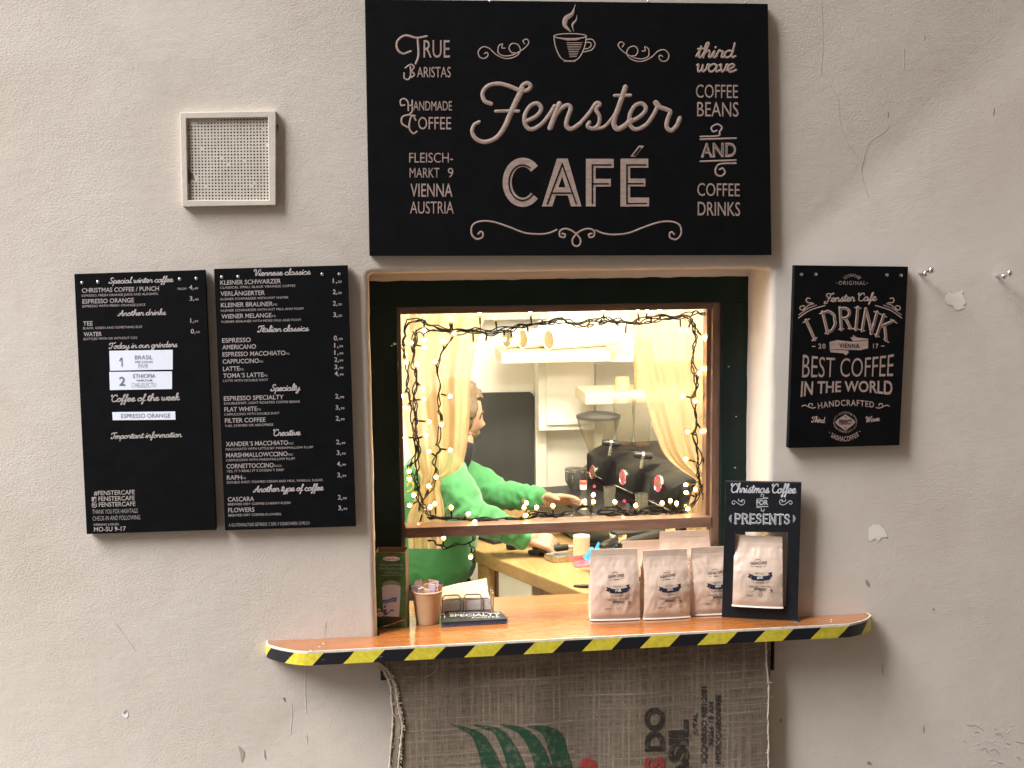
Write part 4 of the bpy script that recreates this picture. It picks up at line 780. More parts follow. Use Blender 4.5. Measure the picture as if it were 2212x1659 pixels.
# vent
vt = thing('wall_vent', (P(493, 446, 0).x, 0, P(493, 446, 0).z), 'square painted vent grille full of small holes on the wall above the menus', 'vent')
mv = onY(zv, -0.018); YG = -.010
Q = [(130, 155), (1515, 128), (1515, 1490), (165, 1515)]; qi = [(222, 240), (1402, 222), (1418, 1420), (245, 1420)]
b = MB(); po = [mv(*q) for q in Q]; pi = [mv(*q) for q in qi]; back = lambda v, y: Vector((v.x, y, v.z))
vs = po + pi + [back(v, -.0005) for v in po] + [back(v, -.004) for v in pi]
b.add(vs, [f for i in range(4) for f in ((i, (i + 1) % 4, 4 + (i + 1) % 4, 4 + i), (i, (i + 1) % 4, 8 + (i + 1) % 4, 8 + i), (4 + i, 4 + (i + 1) % 4, 12 + (i + 1) % 4, 12 + i))]); b.build('frame', M['ventm'], vt, bevel=.0015)
b = MB(); nx, nz_ = 25, 26
gp = lambda u, v, y: back(pi[0].lerp(pi[1], u).lerp(pi[3].lerp(pi[2], u), v), y)
for i in range(nx):
    for j in range(nz_):
        u0, u1, v0, v1 = i / nx, (i + 1) / nx, j / nz_, (j + 1) / nz_; um, vm = (u0 + u1) / 2, (v0 + v1) / 2; k = .285 * random.uniform(.9, 1.05)
        clog = (j == 0 and i < 9) or (j < 2 and i < 2) or (i < 3 and 16 < j < 20 and random.random() < .6) or random.random() < .012
        o_ = [gp(u0, v0, YG), gp(u1, v0, YG), gp(u1, v1, YG), gp(u0, v1, YG)]
        if clog: b.add(o_, [(0, 1, 2, 3)]); continue
        a8 = [(um + k / nx * math.cos(t), vm + k / nz_ * math.sin(t)) for t in [math.radians(225 + 45 * q) for q in range(8)]]
        ii = [gp(u, v, YG) for u, v in a8]; dd = [gp(u, v, YG + .004) for u, v in a8]
        b.add(o_ + ii + dd, [f for q in range(4) for f in ((q, (q + 1) % 4, 4 + (q * 2 + 2) % 8, 4 + q * 2 + 1), (q, 4 + q * 2 + 1, 4 + q * 2))] + [(4 + q, 4 + (q + 1) % 8, 12 + (q + 1) % 8, 12 + q) for q in range(8)])
b.build('grille', M['ventm'], vt); b = MB(); b.box((pi[0].x, -.003, pi[2].z), (pi[1].x, -.0015, pi[0].z)); b.build('backing', M['dark'], vt)
b = MB(); b.add([mv(x, y, -.0085 + .0006) for x, y in ((240, 930), (270, 990), (330, 1060), (350, 1140), (290, 1120), (255, 1200), (240, 1100))], [tuple(range(7))]); b.build('soot_mark', M['soot'], vt)
for i in range(14): blob(wz(zv), [(1518 + random.uniform(0, 12), 330 + i * 12), (1545 + random.uniform(-15, 12), 340 + i * 10), (1540, 420 + i * 6), (1518, 430)], M['soot'] if i < 3 else M['stain'], 'stain', .0008 + i * .00005, 3, .6) if i < 4 else None
# hooks
def hook(px, py, label):
    t = thing('ball_hook', P(px, py, 0), label, 'hook', 'chrome hooks in the wall'); c = P(px, py, 0)
    b = MB(); b.tube([c, c + Vector((0, -.026, 0))], .0035, 8); b.build('pin', M['chrome'], t, smooth=True)
    b = MB(); b.ball(c + Vector((.002, -.034, -.003)), .0085, 14); b.ball(c + Vector((.010, -.050, .006)), .0095, 14); b.tube([c + Vector((.002, -.034, -.003)), c + Vector((.010, -.050, .006))], .006, 8); b.build('ball', M['chrome'], t, smooth=True)
hook(1985, 588, 'shiny chrome double-ball hook in the wall right next to the portrait sign'); hook(2152, 594, 'shiny chrome double-ball hook nearest the right edge, above the larger paint chip')

# ============================================================ THINGS ON THE SHELF
# coffee bags
BW, BH, BD = 0.132, 0.190, 0.068
def bag_front(u, v, seed=0.0):
    """u across -0.5..0.5, v up 0..1 -> local point on the front face"""
    pr = interp([(0, .80), (.10, .98), (.40, 1.0), (.52, .93), (.70, .55), (.84, .17), (.92, .05), (1, .045)], v)
    bul = 1 - .16 * (2 * u) ** 4 + .10 * (1 - (2 * u) ** 2) * min(1, 3 * v) * (1 if v < .75 else .3)
    y = -BD / 2 * pr * bul
    c = noise.noise(Vector((u * 5 + seed, v * 6, seed))); c2 = abs(noise.noise(Vector((u * 9 - v * 4 + seed, v * 8 + u * 5, seed + 4)))); c3 = noise.noise(Vector((u * 16, v * 16, seed + 9)))
    y += (.0022 * c - .0026 * (c2 - .2) + .0008 * c3) * min(1, v * 5) * (1 if v < .86 else .25)
    w = BW * (1.0 - .05 * v + .015 * noise.noise(Vector((v * 4, seed, 1)))) * (1 if v > .02 else 1.02)
    return Vector((u * w, y, v * BH))
def make_bag(loc, rz, label, seed=0.0, tilt=0.0, sc=1.0, group='kraft coffee bags'):
    t = thing('coffee_bag', loc, label, 'coffee bag', group)
    Rz = Matrix.Rotation(rz, 3, 'Z') @ Matrix.Rotation(tilt, 3, 'X')
    T = lambda p: Vector(loc) + Rz @ (p * sc)
    nu, nv = 30, 44; b = MB(); rows = []
    for j in range(nv + 1):
        v = j / nv; fr = [bag_front(i / nu - .5, v, seed) for i in range(nu + 1)]
        bk = [Vector((-(p.x), -p.y * .96, p.z)) for p in fr]
        inn = .016 * interp([(0, .0), (.15, .45), (.7, .9), (.87, .2), (1, 0)], v)
        fr_e, bk_e = fr[-1], bk[0]
        g1 = Vector((fr_e.x - inn, 0, fr_e.z)); g2 = Vector((fr[0].x + inn, 0, fr[0].z))
        rows.append(fr + [g1] + bk + [g2])
    k = len(rows[0])
    for r in rows: b.v += [T(p) for p in r]
    for j in range(nv):
        for i in range(k): b.f.append((j * k + i, j * k + (i + 1) % k, (j + 1) * k + (i + 1) % k, (j + 1) * k + i)); b.mi.append(0)
    b.f.append(tuple(range(k - 1, -1, -1))); b.mi.append(0); b.f.append(tuple(range(nv * k, nv * k + k))); b.mi.append(0)
    b.build('pouch', M['bag'], t, smooth=True)
    # pale folded bottom seal and top seal line
    b = MB(); vs = []
    for i in range(nu + 1):
        p = bag_front(i / nu - .5, .0, seed); p2 = bag_front(i / nu - .5, .018, seed); vs += [T(p + Vector((0, -.0055, .0015))), T(p2 + Vector((0, -.0012, 0.002)))]
    b.add(vs, [(i * 2, i * 2 + 1, i * 2 + 3, i * 2 + 2) for i in range(nu)]); b.build('bottom_seal', M['seal'], t)
    b = MB(); vs = []
    for i in range(nu + 1):
        for v in (.925, .935): vs.append(T(bag_front((i / nu - .5) * .985, v, seed) - Vector((0, .0009, 0))))
    b.add(vs, [(i * 2, i * 2 + 1, i * 2 + 3, i * 2 + 2) for i in range(nu)]); b.build('top_seal', M['seal'], t)
    # printed label, in the close-up's coordinates
    def mp(X, Y, h=0):
        u = (X - 530) / 830; v = (1400 - Y) / 1245
        p = bag_front(u, v, seed); return T(p - Vector((0, .0007 + h * .5, 0)))
    def tx(s, x0, y, x1, cap, wt=.0, mt='print', y1=None): b = MB(); text(b, s, x0, y, x1, cap, mp, y1, wt, h=.0022 if mt == 'white' else .0004); b.build('lettering', M[mt], t)
    b = MB()
    for P0 in ([(412, 830), (560, 832), (725, 800), (735, 870), (560, 890), (425, 880)],):
        k_ = 8; vs = []
        for i in range(k_ + 1):
            q = i / k_; x = lerp(415, 725, q); sag = 22 * (1 - (2 * q - 1) ** 2); vs += [mp(x, 800 + sag - 12 * q, .0006), mp(x + 6, 878 + sag - 14 * q, .0006)]
        b.add(vs, [(i * 2, i * 2 + 1, i * 2 + 3, i * 2 + 2) for i in range(k_)])
    for q in ([(365, 770), (405, 790), (460, 798), (412, 808), (408, 865), (350, 832), (382, 818)], [(770, 738), (735, 748), (690, 760), (728, 780), (732, 848), (778, 795), (758, 782)]): flat(b, q, mp, .0003)
    b.build('ribbon_print', M['navy'], t)
    tx('FIVR', 520, 865, 620, 42, .02, 'white', 855)
    tx('SASHACOFFEE', 398, 632, 684, 46, .01, 'print', 615)
    for ln_, lw_ in (([(475, 562), (500, 545), (530, 540), (562, 545), (585, 560)], 6), ([(410, 660), (430, 668), (465, 660)], 5), ([(625, 655), (650, 645), (672, 650)], 5), ([(435, 905), (450, 928), (540, 940), (560, 950), (590, 938), (690, 925), (705, 890)], 4), ([(555, 1125), (545, 1150), (575, 1180), (598, 1140), (580, 1115)], 6), ([(425, 1110), (480, 1080)], 4), ([(740, 1050), (762, 1080), (775, 1050)], 14), ([(748, 1030), (750, 1045)], 7)): ls_ = MB(); stroke(ls_, ln_, lw_, mp, .0003, 4); ls_.build('line_print', M['print'], t)
    tx('VIENNA', 485, 668, 598, 20, .02); tx('BRASIL', 482, 790, 625, 36, -.02, 'print', 780); tx('RED CATUAI', 508, 932, 638, 16, .02)
    tx('TAKE ANY', 380, 1020, 560, 34, .0); tx('WAY YOU', 580, 1010, 755, 32, .0); tx('ESPRESSO', 474, 1066, 666, 42, .03); tx('ROAST', 538, 1096, 606, 12, .01)
    tx('WHOLE BEANS', 346, 1168, 460, 14, .02); tx('250 G', 350, 1188, 424, 14, .02); tx('ARABICA', 722, 1112, 790, 14, .02); tx('1 KG', 740, 1166, 792, 14, .02)
    return t
def at_shelf(px, py): return H(px, py, ZS + .0006)
def bag_at(pl, pr, label, seed, rz=0.0, back=0.0, **k):
    a, c = at_shelf(*pl), at_shelf(*pr); m_ = (a + c) / 2; return make_bag((m_.x, m_.y + BD / 2 * .8 + back, ZS + .001), rz, label, seed, **k)
bag_at((1275, 1341), (1386, 1340), 'kraft coffee bag standing leftmost in the front row on the shelf', 1.3, rz=-.05)
bag_at((1390, 1339.5), (1491, 1335), 'kraft coffee bag in the front row between two other bags, its right shoulder shining', 5.1, rz=.02, sc=.97)
bag_at((1489, 1330), (1600, 1328), 'kraft coffee bag half hidden behind the left edge of the slate gift card', 9.2, rz=.0, sc=.965)
a_ = at_shelf(1440, 1336); make_bag((a_.x - .035, a_.y + .115, ZS + .001), .03, 'kraft coffee bag standing behind the front pair, only its top showing', 3.7, sc=.99)
a_ = at_shelf(1500, 1330); make_bag((P(1478, 1200, .135).x + .004, .150, ZS + .001), -.02, 'rearmost kraft coffee bag, its plain brown top touching the window stile', 7.7, sc=1.11)

# gift card with a window
q7 = [(1312, 130), (1973, 143), (1938, 1345), (1278, 1312)]; hq = [(1395, 570), (1855, 572), (1838, 1232), (1386, 1216)]
g0 = H(*z7(1278, 1312), ZS); g1 = H(*z7(1938, 1345), ZS); gy = (g0.y + g1.y) / 2 - .004
gn = Vector(((g1 - g0).y, -(g1 - g0).x, 0)).normalized()
def gcard(X, Y, h=0):         # plane of the card through its two bottom corners
    d = Rm @ Vector(((z7(X, Y)[0] - CX) / F, 1, -(z7(X, Y)[1] - CY) / F)); o = Vector((0, -D0, ZC)); t = (g0 - o).dot(gn) / d.dot(gn); return o + d * t + gn * h
gift = thing('gift_card', ((g0 + g1) / 2), 'tall black slate gift card with a cut-out window, standing at the right on the shelf', 'display card')
b = MB(); po = [gcard(*q) for q in q7]; pi = [gcard(*q) for q in hq]; th = gn * -.016
vs = po + pi + [v + th for v in po] + [v + th for v in pi]
for i in range(4):
    j = (i + 1) % 4; b.f += []
b.add(vs, [f for i in range(4) for j in ((i + 1) % 4,) for f in ((i, j, 4 + j, 4 + i), (8 + i, 8 + j, 12 + j, 12 + i), (i, j, 8 + j, 8 + i), (4 + i, 4 + j, 12 + j, 12 + i))]); b.build('panel', M['slate'], gift, bevel=.0008)
CH = M['chalk']
part_cur(gift, 'lettering', CH, 'Christmas Coffee', 1352, 226, 1928, 38, gcard, 232, w=11, sl=.3)
part_text(gift, 'lettering', CH, 'FOR', 1580, 334, 1682, 42, gcard, 332, .03); st(gift, 'flourish', gcard, [[(1582, 284), (1680, 278)], [(1680, 272), (1640, 268), (1645, 248), (1625, 242), (1620, 262)], [(1582, 345), (1682, 350)], [(1582, 356), (1622, 360), (1622, 384), (1642, 388), (1650, 370)]], 6, CH)
slab('PRESENTS', lambda t, k: (lerp(1386, 1876, t), lerp(497, 503, t) - 86 * k), 17, gcard, gift, CH, M['slate'], 3)
for sg in (1, -1):
    gx = lambda x: x if sg == 1 else 3260 - x
    st(gift, 'flourish', gcard, [[(gx(a), c) for a, c in [(1392, 318), (1385, 328), (1370, 322), (1372, 304), (1392, 300), (1415, 318), (1445, 335), (1472, 325), (1478, 302), (1462, 288), (1450, 300), (1458, 312)]], [(gx(a), c) for a, c in [(1428, 282), (1424, 296), (1440, 304), (1458, 298)]]], 6, CH)
    hx = lambda x: x if sg == 1 else 3262 - x
    st(gift, 'flourish', gcard, [[(hx(1362 - k * 2 if k == 0 else 1360), 424 + i * 10), (hx(1362 - (8 + 12 * math.sin(i * .55))), 428 + i * 9)] for i in range(7) for k in (0,)], 5, CH)
b = MB(); c = H(*z7(1932, 1347), ZS + .0005); b.lathe([(.0001, .003), (.007, .0025), (.011, .0005), (.0115, 0)], c, n=20); b.build('foot', M['metal'], gift, smooth=True)
bl = gcard(1390, 1208); br = gcard(1818, 1226); mid = (bl + br) / 2
make_bag((mid.x, mid.y + .014, mid.z), math.atan2((g1 - g0).y, (g1 - g0).x), 'pale kraft coffee bag standing inside the cut-out of the black slate gift card', 2.2, sc=1.0)
b = MB(); pk = [bl + th * .2 + Vector((0, .05, -.0015)), br + th * .2 + Vector((0, .05, -.0015)), br + Vector((0, -.006, -.0015)), bl + Vector((0, -.006, -.0015))]
b.prism(pk, (0, 0, -.004)); b.build('ledge', M['slate'], gift)

# milk carton
mc = thing('milk_carton', H(*zm(165, 1490), ZS), 'open green cardboard milk carton beside the left window edge', 'carton')
f0, f1 = H(*zm(165, 1490), ZS + .0006), H(*zm(625, 1492), ZS + .0006); fx = (f1 - f0); ht = P(*zm(130, 230), f0.y).z - f0.z
bk = Vector((-fx.y, fx.x, 0)).normalized() * .058; up_ = Vector((0, 0, ht))
f0 -= fx * .045; fx *= 1.11
def mmap(X, Y, h=0):
    d = Rm @ Vector(((zm(X, Y)[0] - CX) / F, 1, -(zm(X, Y)[1] - CY) / F)); nn = bk.normalized(); o = Vector((0, -D0, ZC)); t = (f0 - o).dot(nn) / d.dot(nn); return o + d * t - nn * h
b = MB(); c4 = [f0, f0 + fx, f0 + fx + bk, f0 + bk]; inn = [lerp(p, (f0 + fx / 2 + bk / 2), .03) for p in c4]
b.add(c4 + [p + up_ for p in c4] + [p + up_ for p in inn] + [p + Vector((0, 0, .02)) for p in inn], [(0, 1, 2, 3)] + [f for i in range(4) for j in ((i + 1) % 4,) for f in ((4 + i, 4 + j, 8 + j, 8 + i), (8 + i, 8 + j, 12 + j, 12 + i))] + [(12, 13, 14, 15)] + [(i, (i + 1) % 4, 4 + (i + 1) % 4, 4 + i) for i in (1, 2, 3)]); b.build('box', M['carton'], mc)
b = MB(); b.prism([f0 - bk.normalized() * .0006, f0 + fx - bk.normalized() * .0006, f0 + fx + up_ - bk.normalized() * .0006, f0 + up_ - bk.normalized() * .0006], bk.normalized() * .0005); fr_ = b.build('front_print', M['milkgreen'], mc)
def mprint(pts, mt, h=.0012, name='picture'): b = MB(); flat(b, pts, mmap, h); return b.build(name, M[mt], fr_)
mprint([(398 + 142 * math.cos(t), 335 + 38 * math.sin(t)) for t in [i * math.pi / 14 for i in range(28)]], 'white'); mprint([(330, 275), (470, 272), (470, 298), (330, 302)], 'red', .0014)
b = MB(); text(b, 'Natur', 272, 352, 400, 34, mmap, wt=.01, h=.0018); text(b, 'pur', 458, 350, 530, 26, mmap, wt=.01, h=.0018); b.build('lettering', M['navy'], fr_)
mprint([(428 + r * math.cos(t), 335 + r * math.sin(t)) for i in range(12) for t, r in ((i * math.pi / 6, 26 if i % 2 else 13),)], 'orange', .0018)
for s, x0, y, x1, cp in (('frische österreichische', 198, 452, 590, 40), ('Bio-Bergbauern-', 190, 515, 600, 46), ('Vollmilch', 275, 582, 520, 44)):
    b = MB(); text(b, s, x0, y, x1, cp, mmap, wt=.03, h=.0012); text(b, s, x0 + 3, y - 2, x1 - 3, cp * .9, mmap, wt=-.01, h=.0016, m=1); b.build('lettering', [M['milkgrey'], M['milkdark']], fr_)
mprint([(228, 612), (570, 604), (570, 610), (228, 618)], 'milkgrey')
mprint([(245, 800), (248, 745), (300, 712), (395, 695), (490, 712), (545, 745), (548, 810), (400, 770)], 'milksh'); mprint([(236, 812), (300, 778), (395, 768), (490, 778), (550, 806), (545, 1000), (525, 1318), (270, 1318), (245, 1000)], 'milk', .0014)
mprint([(230, 1025), (330, 1020), (420, 985), (488, 980), (478, 1058), (400, 1060), (310, 1085), (240, 1082)], 'blue', .0018)
b = MB(); text(b, 'aus dem Alpenland', 285, 1058, 450, 16, mmap, 1020, h=.0022); text(b, 'frische Milch', 285, 1078, 450, 12, mmap, 1045, h=.0022); b.build('lettering', M['white'], fr_)
mprint([(165, 1330), (300, 1300), (540, 1312), (600, 1330), (590, 1400), (400, 1440), (170, 1480)], 'milkdark', .0016)
for cx_, cy_, r_ in ((205, 1265, 60), (185, 1190, 30)):
    for i in range(9):
        a = i * 2 * math.pi / 9; mprint([(cx_ + r_ * math.cos(a - .22), cy_ + r_ * .7 * math.sin(a - .22)), (cx_ + r_ * 1.05 * math.cos(a), cy_ + r_ * .74 * math.sin(a)), (cx_ + r_ * math.cos(a + .22), cy_ + r_ * .7 * math.sin(a + .22)), (cx_, cy_)], 'white', .002 + i * .00003)
    mprint([(cx_ + 14 * math.cos(t), cy_ + 12 * math.sin(t)) for t in [i * math.pi / 5 for i in range(10)]], 'orange', .0026)
for q in ([(265, 1140), (310, 1095), (300, 1150), (270, 1170)], [(240, 1190), (320, 1180), (315, 1260), (280, 1300), (255, 1240)], [(300, 1245), (340, 1255), (320, 1290)]): mprint(q, 'purple', .0022)
for q in ([(355, 1215), (400, 1185), (455, 1192), (410, 1212)], [(345, 1240), (385, 1230), (370, 1250)], [(300, 1270), (350, 1225), (356, 1232), (308, 1280)]): mprint(q, 'milkdark', .0022)
mprint([(225, 1480), (625, 1338), (628, 1366), (300, 1476)], 'red', .002); mprint([(230, 1478), (350, 1440), (362, 1452), (290, 1474)], 'white', .0023)
b = MB(); text(b, 'laktosefrei haltbar', 370, 1450, 600, 14, mmap, 1365, h=.0024); b.build('lettering', M['white'], fr_)

# paper cup with sugar sticks
zc6 = lambda X, Y: z6(X, Y)
cb = H(*z6(651, 1270), ZS + .0006); rb_ = abs(H(*z6(765, 1262), ZS).x - H(*z6(540, 1262), ZS).x) / 2; yc = cb.y + rb_ * .9
ctop = P(*z6(640, 930), yc).z; rt_ = (P(*z6(790, 930), yc) - P(*z6(485, 930), yc)).length / 2; hc = ctop - ZS
cup = thing('paper_cup', (cb.x - .002, yc, ZS + .0006), 'small brown paper cup filled with sugar sticks, beside the green carton', 'cup'); c0 = ORG[cup]
b = MB(); b.lathe([(.0001, .004), (rb_ * .95, .004), (rb_ * .97, 0), (rb_, 0), (rt_ * .965, hc - .003), (rt_ * .93, hc - .003), (rb_ * .96, .012), (.0001, .010)], c0, n=40); b.build('body', M['cup'], cup, smooth=True)
b = MB(); b.lathe([(rt_ * .965 + .0022 * math.cos(t), hc - .002 + .0022 * math.sin(t)) for t in [i * math.pi / 5 for i in range(11)]], c0, n=40); b.build('rim', M['cuprim'], cup, smooth=True)
for i in range(26):
    a = i * 2.4; rr = .026 * math.sqrt((i + .5) / 26); base = c0 + Vector((rr * math.cos(a), rr * math.sin(a), .035)); l = random.uniform(.062, .079) - .010 * (rr > .02); ti = Vector((math.cos(a) * .25 * rr / .026 + random.uniform(-.1, .1), math.sin(a) * .2 * rr / .026, 1)).normalized()
    ax = Vector((1, random.uniform(-.6, .6), 0)).normalized(); ax = (ax - ti * ax.dot(ti)).normalized(); ay = ti.cross(ax)
    b = MB(); b.obox(base + ti * l / 2, ax * random.uniform(.0060, .0100), ay * .0015, ti * l / 2)
    mt = M[random.choice(('s1', 's1', 's2', 's3', 's3', 's4'))]
    o = solo(b, 'sugar_stick', mt, {'sugar_pink': 'pink paper sugar stick standing in the brown paper cup', 'sugar_white': 'white paper sugar stick standing in the brown paper cup', 'sugar_tan': 'tan paper sugar stick standing in the brown paper cup', 'sugar_violet': 'violet paper sugar stick standing in the brown paper cup'}[mt.name], 'sugar stick', 'sugar sticks in the cup', bevel=.0008)

# napkin holder, napkins, flyers
hx0, hx1 = z6(775, 1150), z6(1290, 1140); n0 = H(*z6(775, 1165), ZS + .001); n1 = H(*z6(1275, 1150), ZS + .001); ny = (n0.y + n1.y) / 2 + .004; wN = n1.x - n0.x; nb = .085
hold = thing('napkin_holder', (n0.x + wN / 2, ny + nb / 2, ZS + .001), 'bent steel wire napkin holder on the shelf behind the stack of flyers', 'napkin holder')
def loop(xa, xb, y, hgt, r=.0021):
    b = MB(); q = [(xa, y, ZS + .004), (xa, y, ZS + hgt - .008), (xa + .003, y, ZS + hgt - .002), (xa + .009, y, ZS + hgt), (xb - .009, y, ZS + hgt), (xb - .003, y, ZS + hgt - .002), (xb, y, ZS + hgt - .008), (xb, y, ZS + .004)]
    b.tube(q, r, 8); b.build('wire_loop', M['wire'], hold, smooth=True)
hL = P(*z6(870, 985), ny).z - ZS
for y in (ny, ny + nb):
    loop(n0.x + wN * .015, n0.x + wN * .36, y, hL); loop(n0.x + wN * .43, n0.x + wN * .76, y, hL)
b = MB(); b.tube([(n0.x + wN * 1.0, ny + .012, ZS + .004), (n0.x + wN * 1.0, ny + .012, ZS + hL * .9), (n0.x + wN, ny + .02, ZS + hL), (n0.x + wN, ny + nb - .02, ZS + hL), (n0.x + wN, ny + nb - .012, ZS + hL * .9), (n0.x + wN, ny + nb - .012, ZS + .004)], .0021, 8)
b.build('wire_loop', M['wire'], hold, smooth=True)
b = MB(); b.tube([(n0.x - .004, ny, ZS + .003), (n0.x + wN, ny, ZS + .003), (n0.x + wN, ny + nb, ZS + .003), (n0.x - .004, ny + nb, ZS + .003), (n0.x - .004, ny, ZS + .003)], .0021, 8); b.build('base_wire', M['wire'], hold, smooth=True)
b = MB(); b.tube([(n0.x - .004, ny + .01, ZS + .004), (n0.x - .030, ny + .02, ZS + .03), (n0.x - .034, ny + .04, ZS + .04), (n0.x - .030, ny + .06, ZS + .03), (n0.x - .004, ny + nb - .01, ZS + .004)], .0021, 8); b.build('wire_loop', M['wire'], hold, smooth=True)
nz0 = ZS + .005; nh = P(*z6(1000, 1040), ny + .003).z - nz0
b = MB(); b.prism([(n0.x + .002, ny + .0045, nz0), (n0.x + wN - .006, ny + .0045, nz0), (n0.x + wN - .008, ny + .0045, nz0 + nh + .003), (n0.x + .003, ny + .0045, nz0 + nh - .002)], (0, nb - .012, 0)); st_o = solo(b, 'napkin_stack', M['napedge'], 'thick stack of folded napkins held in the wire holder', 'napkins', bevel=.002)
b = MB()
def nap(u, v):
    x = n0.x + .0 + (wN - .012) * u; y = ny + .004 + (nb - .012) * v; return Vector((x, y, nz0 + nh + .0035 + .004 * u + (.012 + .022 * u) * max(0, v) ** 1.2 + .002 * math.sin(u * 5)))
b.grid(nap, 14, 10); b2 = [v + Vector((0, 0, .0016)) for v in b.v]; b.v += b2; nn_ = 165; b.f += [tuple(i + nn_ for i in f) for f in b.f]; b.mi = [0] * len(b.f)
solo(b, 'loose_napkin', M['napkin'], 'cream napkin lying loose and lifted on top of the napkin stack', 'napkin', smooth=True)
fl = MB(); fq = [H(*z6(x, y), ZS + .001) for x, y in ((775, 1262), (850, 1278), (1400, 1270), (1420, 1250))]
fa, fb_, fc_, fd = (H(*z6(x, y), ZS + .012) for x, y in ((775, 1250), (1410, 1215), (1340, 1142), (778, 1152)))
for i in range(9):
    j = Vector((random.uniform(-.003, .003), random.uniform(-.002, .002), 0)); fl_ = MB(); z = ZS + .0012 + i * .0013
    q = [Vector((p.x, p.y, z)) + j for p in (fa, fb_, fc_, fd)]; fl_.prism(q, (0, 0, .0011))
    o = solo(fl_, 'flyer', M['flyer'] if i > 5 else M['flyeredge'], 'dark blue flyer on top of the small stack before the napkin holder, with white lettering' if i == 8 else 'dark flyer lying in the stack before the napkin holder, under the top one', 'flyer', 'flyers in the stack'); TOPF = o
def fmap(X, Y, h=0):
    p = H(*z6(X, Y), ZS + .0128 + .0006); p.z += h; return p
def fpart(s, x0, y, x1, cap, y1, wt=.01): text(MBF, s, x0, y, x1, cap, fmap, y1, wt, h=.0002)
MBF = MB(); fpart('ARE YOU LOOKING FOR', 835, 1163, 1330, 9, 1155); fpart('SPECIALTY', 848, 1192, 1338, 22, 1180, .02); fpart('COFFEE', 1060, 1207, 1330, 11, 1198, .0); stroke(MBF, [(770, 1170), (790, 1166), (800, 1180)], 6, fmap, .0003); stroke(MBF, [(795, 1195), (805, 1190), (800, 1205)], 6, fmap, .0003)
ORGsave = ORG[TOPF]; MBF.build('lettering', M['white'], TOPF)

# ============================================================ LIGHT STRING AND CURTAINS
YL = 0.218
m5 = lambda X, Y, y=YL: P(*z5(X, Y), y)
lights = thing('fairy_lights', m5(840, 1060), 'dark cable string of small lit warm bulbs looped around the inside of the glass', 'string lights')
wires = [
 [(178, 318), (182, 280), (205, 222), (250, 214), (310, 240), (400, 258), (480, 262), (560, 266), (640, 252), (700, 236), (780, 228), (850, 214), (900, 226), (960, 228), (1030, 214), (1100, 226), (1170, 226), (1250, 204), (1330, 198), (1400, 194), (1440, 184), (1472, 190), (1488, 215), (1496, 300)],
 [(220, 330), (235, 282), (270, 262), (330, 258), (400, 270), (500, 262), (560, 272), (640, 262), (720, 240), (800, 236), (860, 222), (930, 236), (1010, 240), (1090, 220), (1160, 236), (1230, 225), (1310, 208), (1390, 200), (1420, 222), (1438, 270)],
 [(235, 270), (222, 330), (220, 400), (232, 470), (226, 540), (232, 620), (230, 690), (240, 760), (236, 830), (238, 900), (246, 960), (262, 1020), (295, 1056), (350, 1068)],
 [(178, 318), (186, 380), (200, 420), (196, 500), (215, 560), (222, 640), (226, 720), (224, 800), (205, 850), (230, 920), (240, 985), (262, 1030)],
 [(388, 222), (372, 250), (388, 290), (356, 340), (326, 410), (342, 510), (330, 600), (346, 650), (330, 740), (330, 772), (316, 820), (322, 880), (300, 940), (258, 1000), (262, 1040)],
 [(1410, 226), (1432, 280), (1420, 340), (1424, 420), (1436, 490), (1424, 560), (1440, 640), (1430, 720), (1446, 800), (1438, 870), (1446, 930), (1428, 990), (1400, 1030), (1350, 1046)],
 [(1490, 215), (1497, 300), (1480, 400), (1490, 470), (1476, 560), (1482, 640), (1490, 720), (1470, 800), (1480, 880), (1466, 950), (1482, 1000), (1488, 1040)],
 [(292, 1056), (400, 1064), (500, 1068), (600, 1074), (680, 1066), (760, 1042), (830, 1052), (900, 1036), (960, 1020), (1000, 1038), (1100, 1044), (1200, 1040), (1300, 1050), (1350, 1046), (1400, 1030)],
 [(292, 1060), (420, 1070), (540, 1062), (640, 1070), (740, 1050), (830, 1060)], [(1000, 1040), (1080, 1020), (1160, 1046), (1240, 1020), (1330, 1050)],
 [(285, 1150), (312, 1175), (350, 1187), (420, 1182), (462, 1170), (482, 1142)], [(462, 1172), (474, 1200), (470, 1226)], [(1488, 1090), (1492, 1130), (1484, 1180)]]
ns = [3, 2, 3, 2, 2, 3, 3, 4, 2, 2, 2, 1, 1]
WP = []
for k, (w, c) in enumerate(zip(wires, ns)):
    for s_ in range(c):
        q = crom([m5(x, y, YL + random.uniform(-.004, .004)) + Vector((random.uniform(-.0065, .0065), 0, random.uniform(-.0065, .0065))) for x, y in w], 7)
        sd_ = random.random() * 50; q = [v + Vector((.0028 * math.sin(i * .9 + sd_ + s_ * 3.1), .0028 * math.cos(i * .9 + sd_), .0028 * math.cos(i * .8 + sd_ + s_ * 3.1))) for i, v in enumerate(q)]
        b = MB(); b.tube(q, .00185, 6); b.build('cable', M['cable'], lights, smooth=True)
    WP += [(x, y) for v in crom([(x, y, 0) for x, y in w], 8) for x, y in ((v.x, v.y),)]
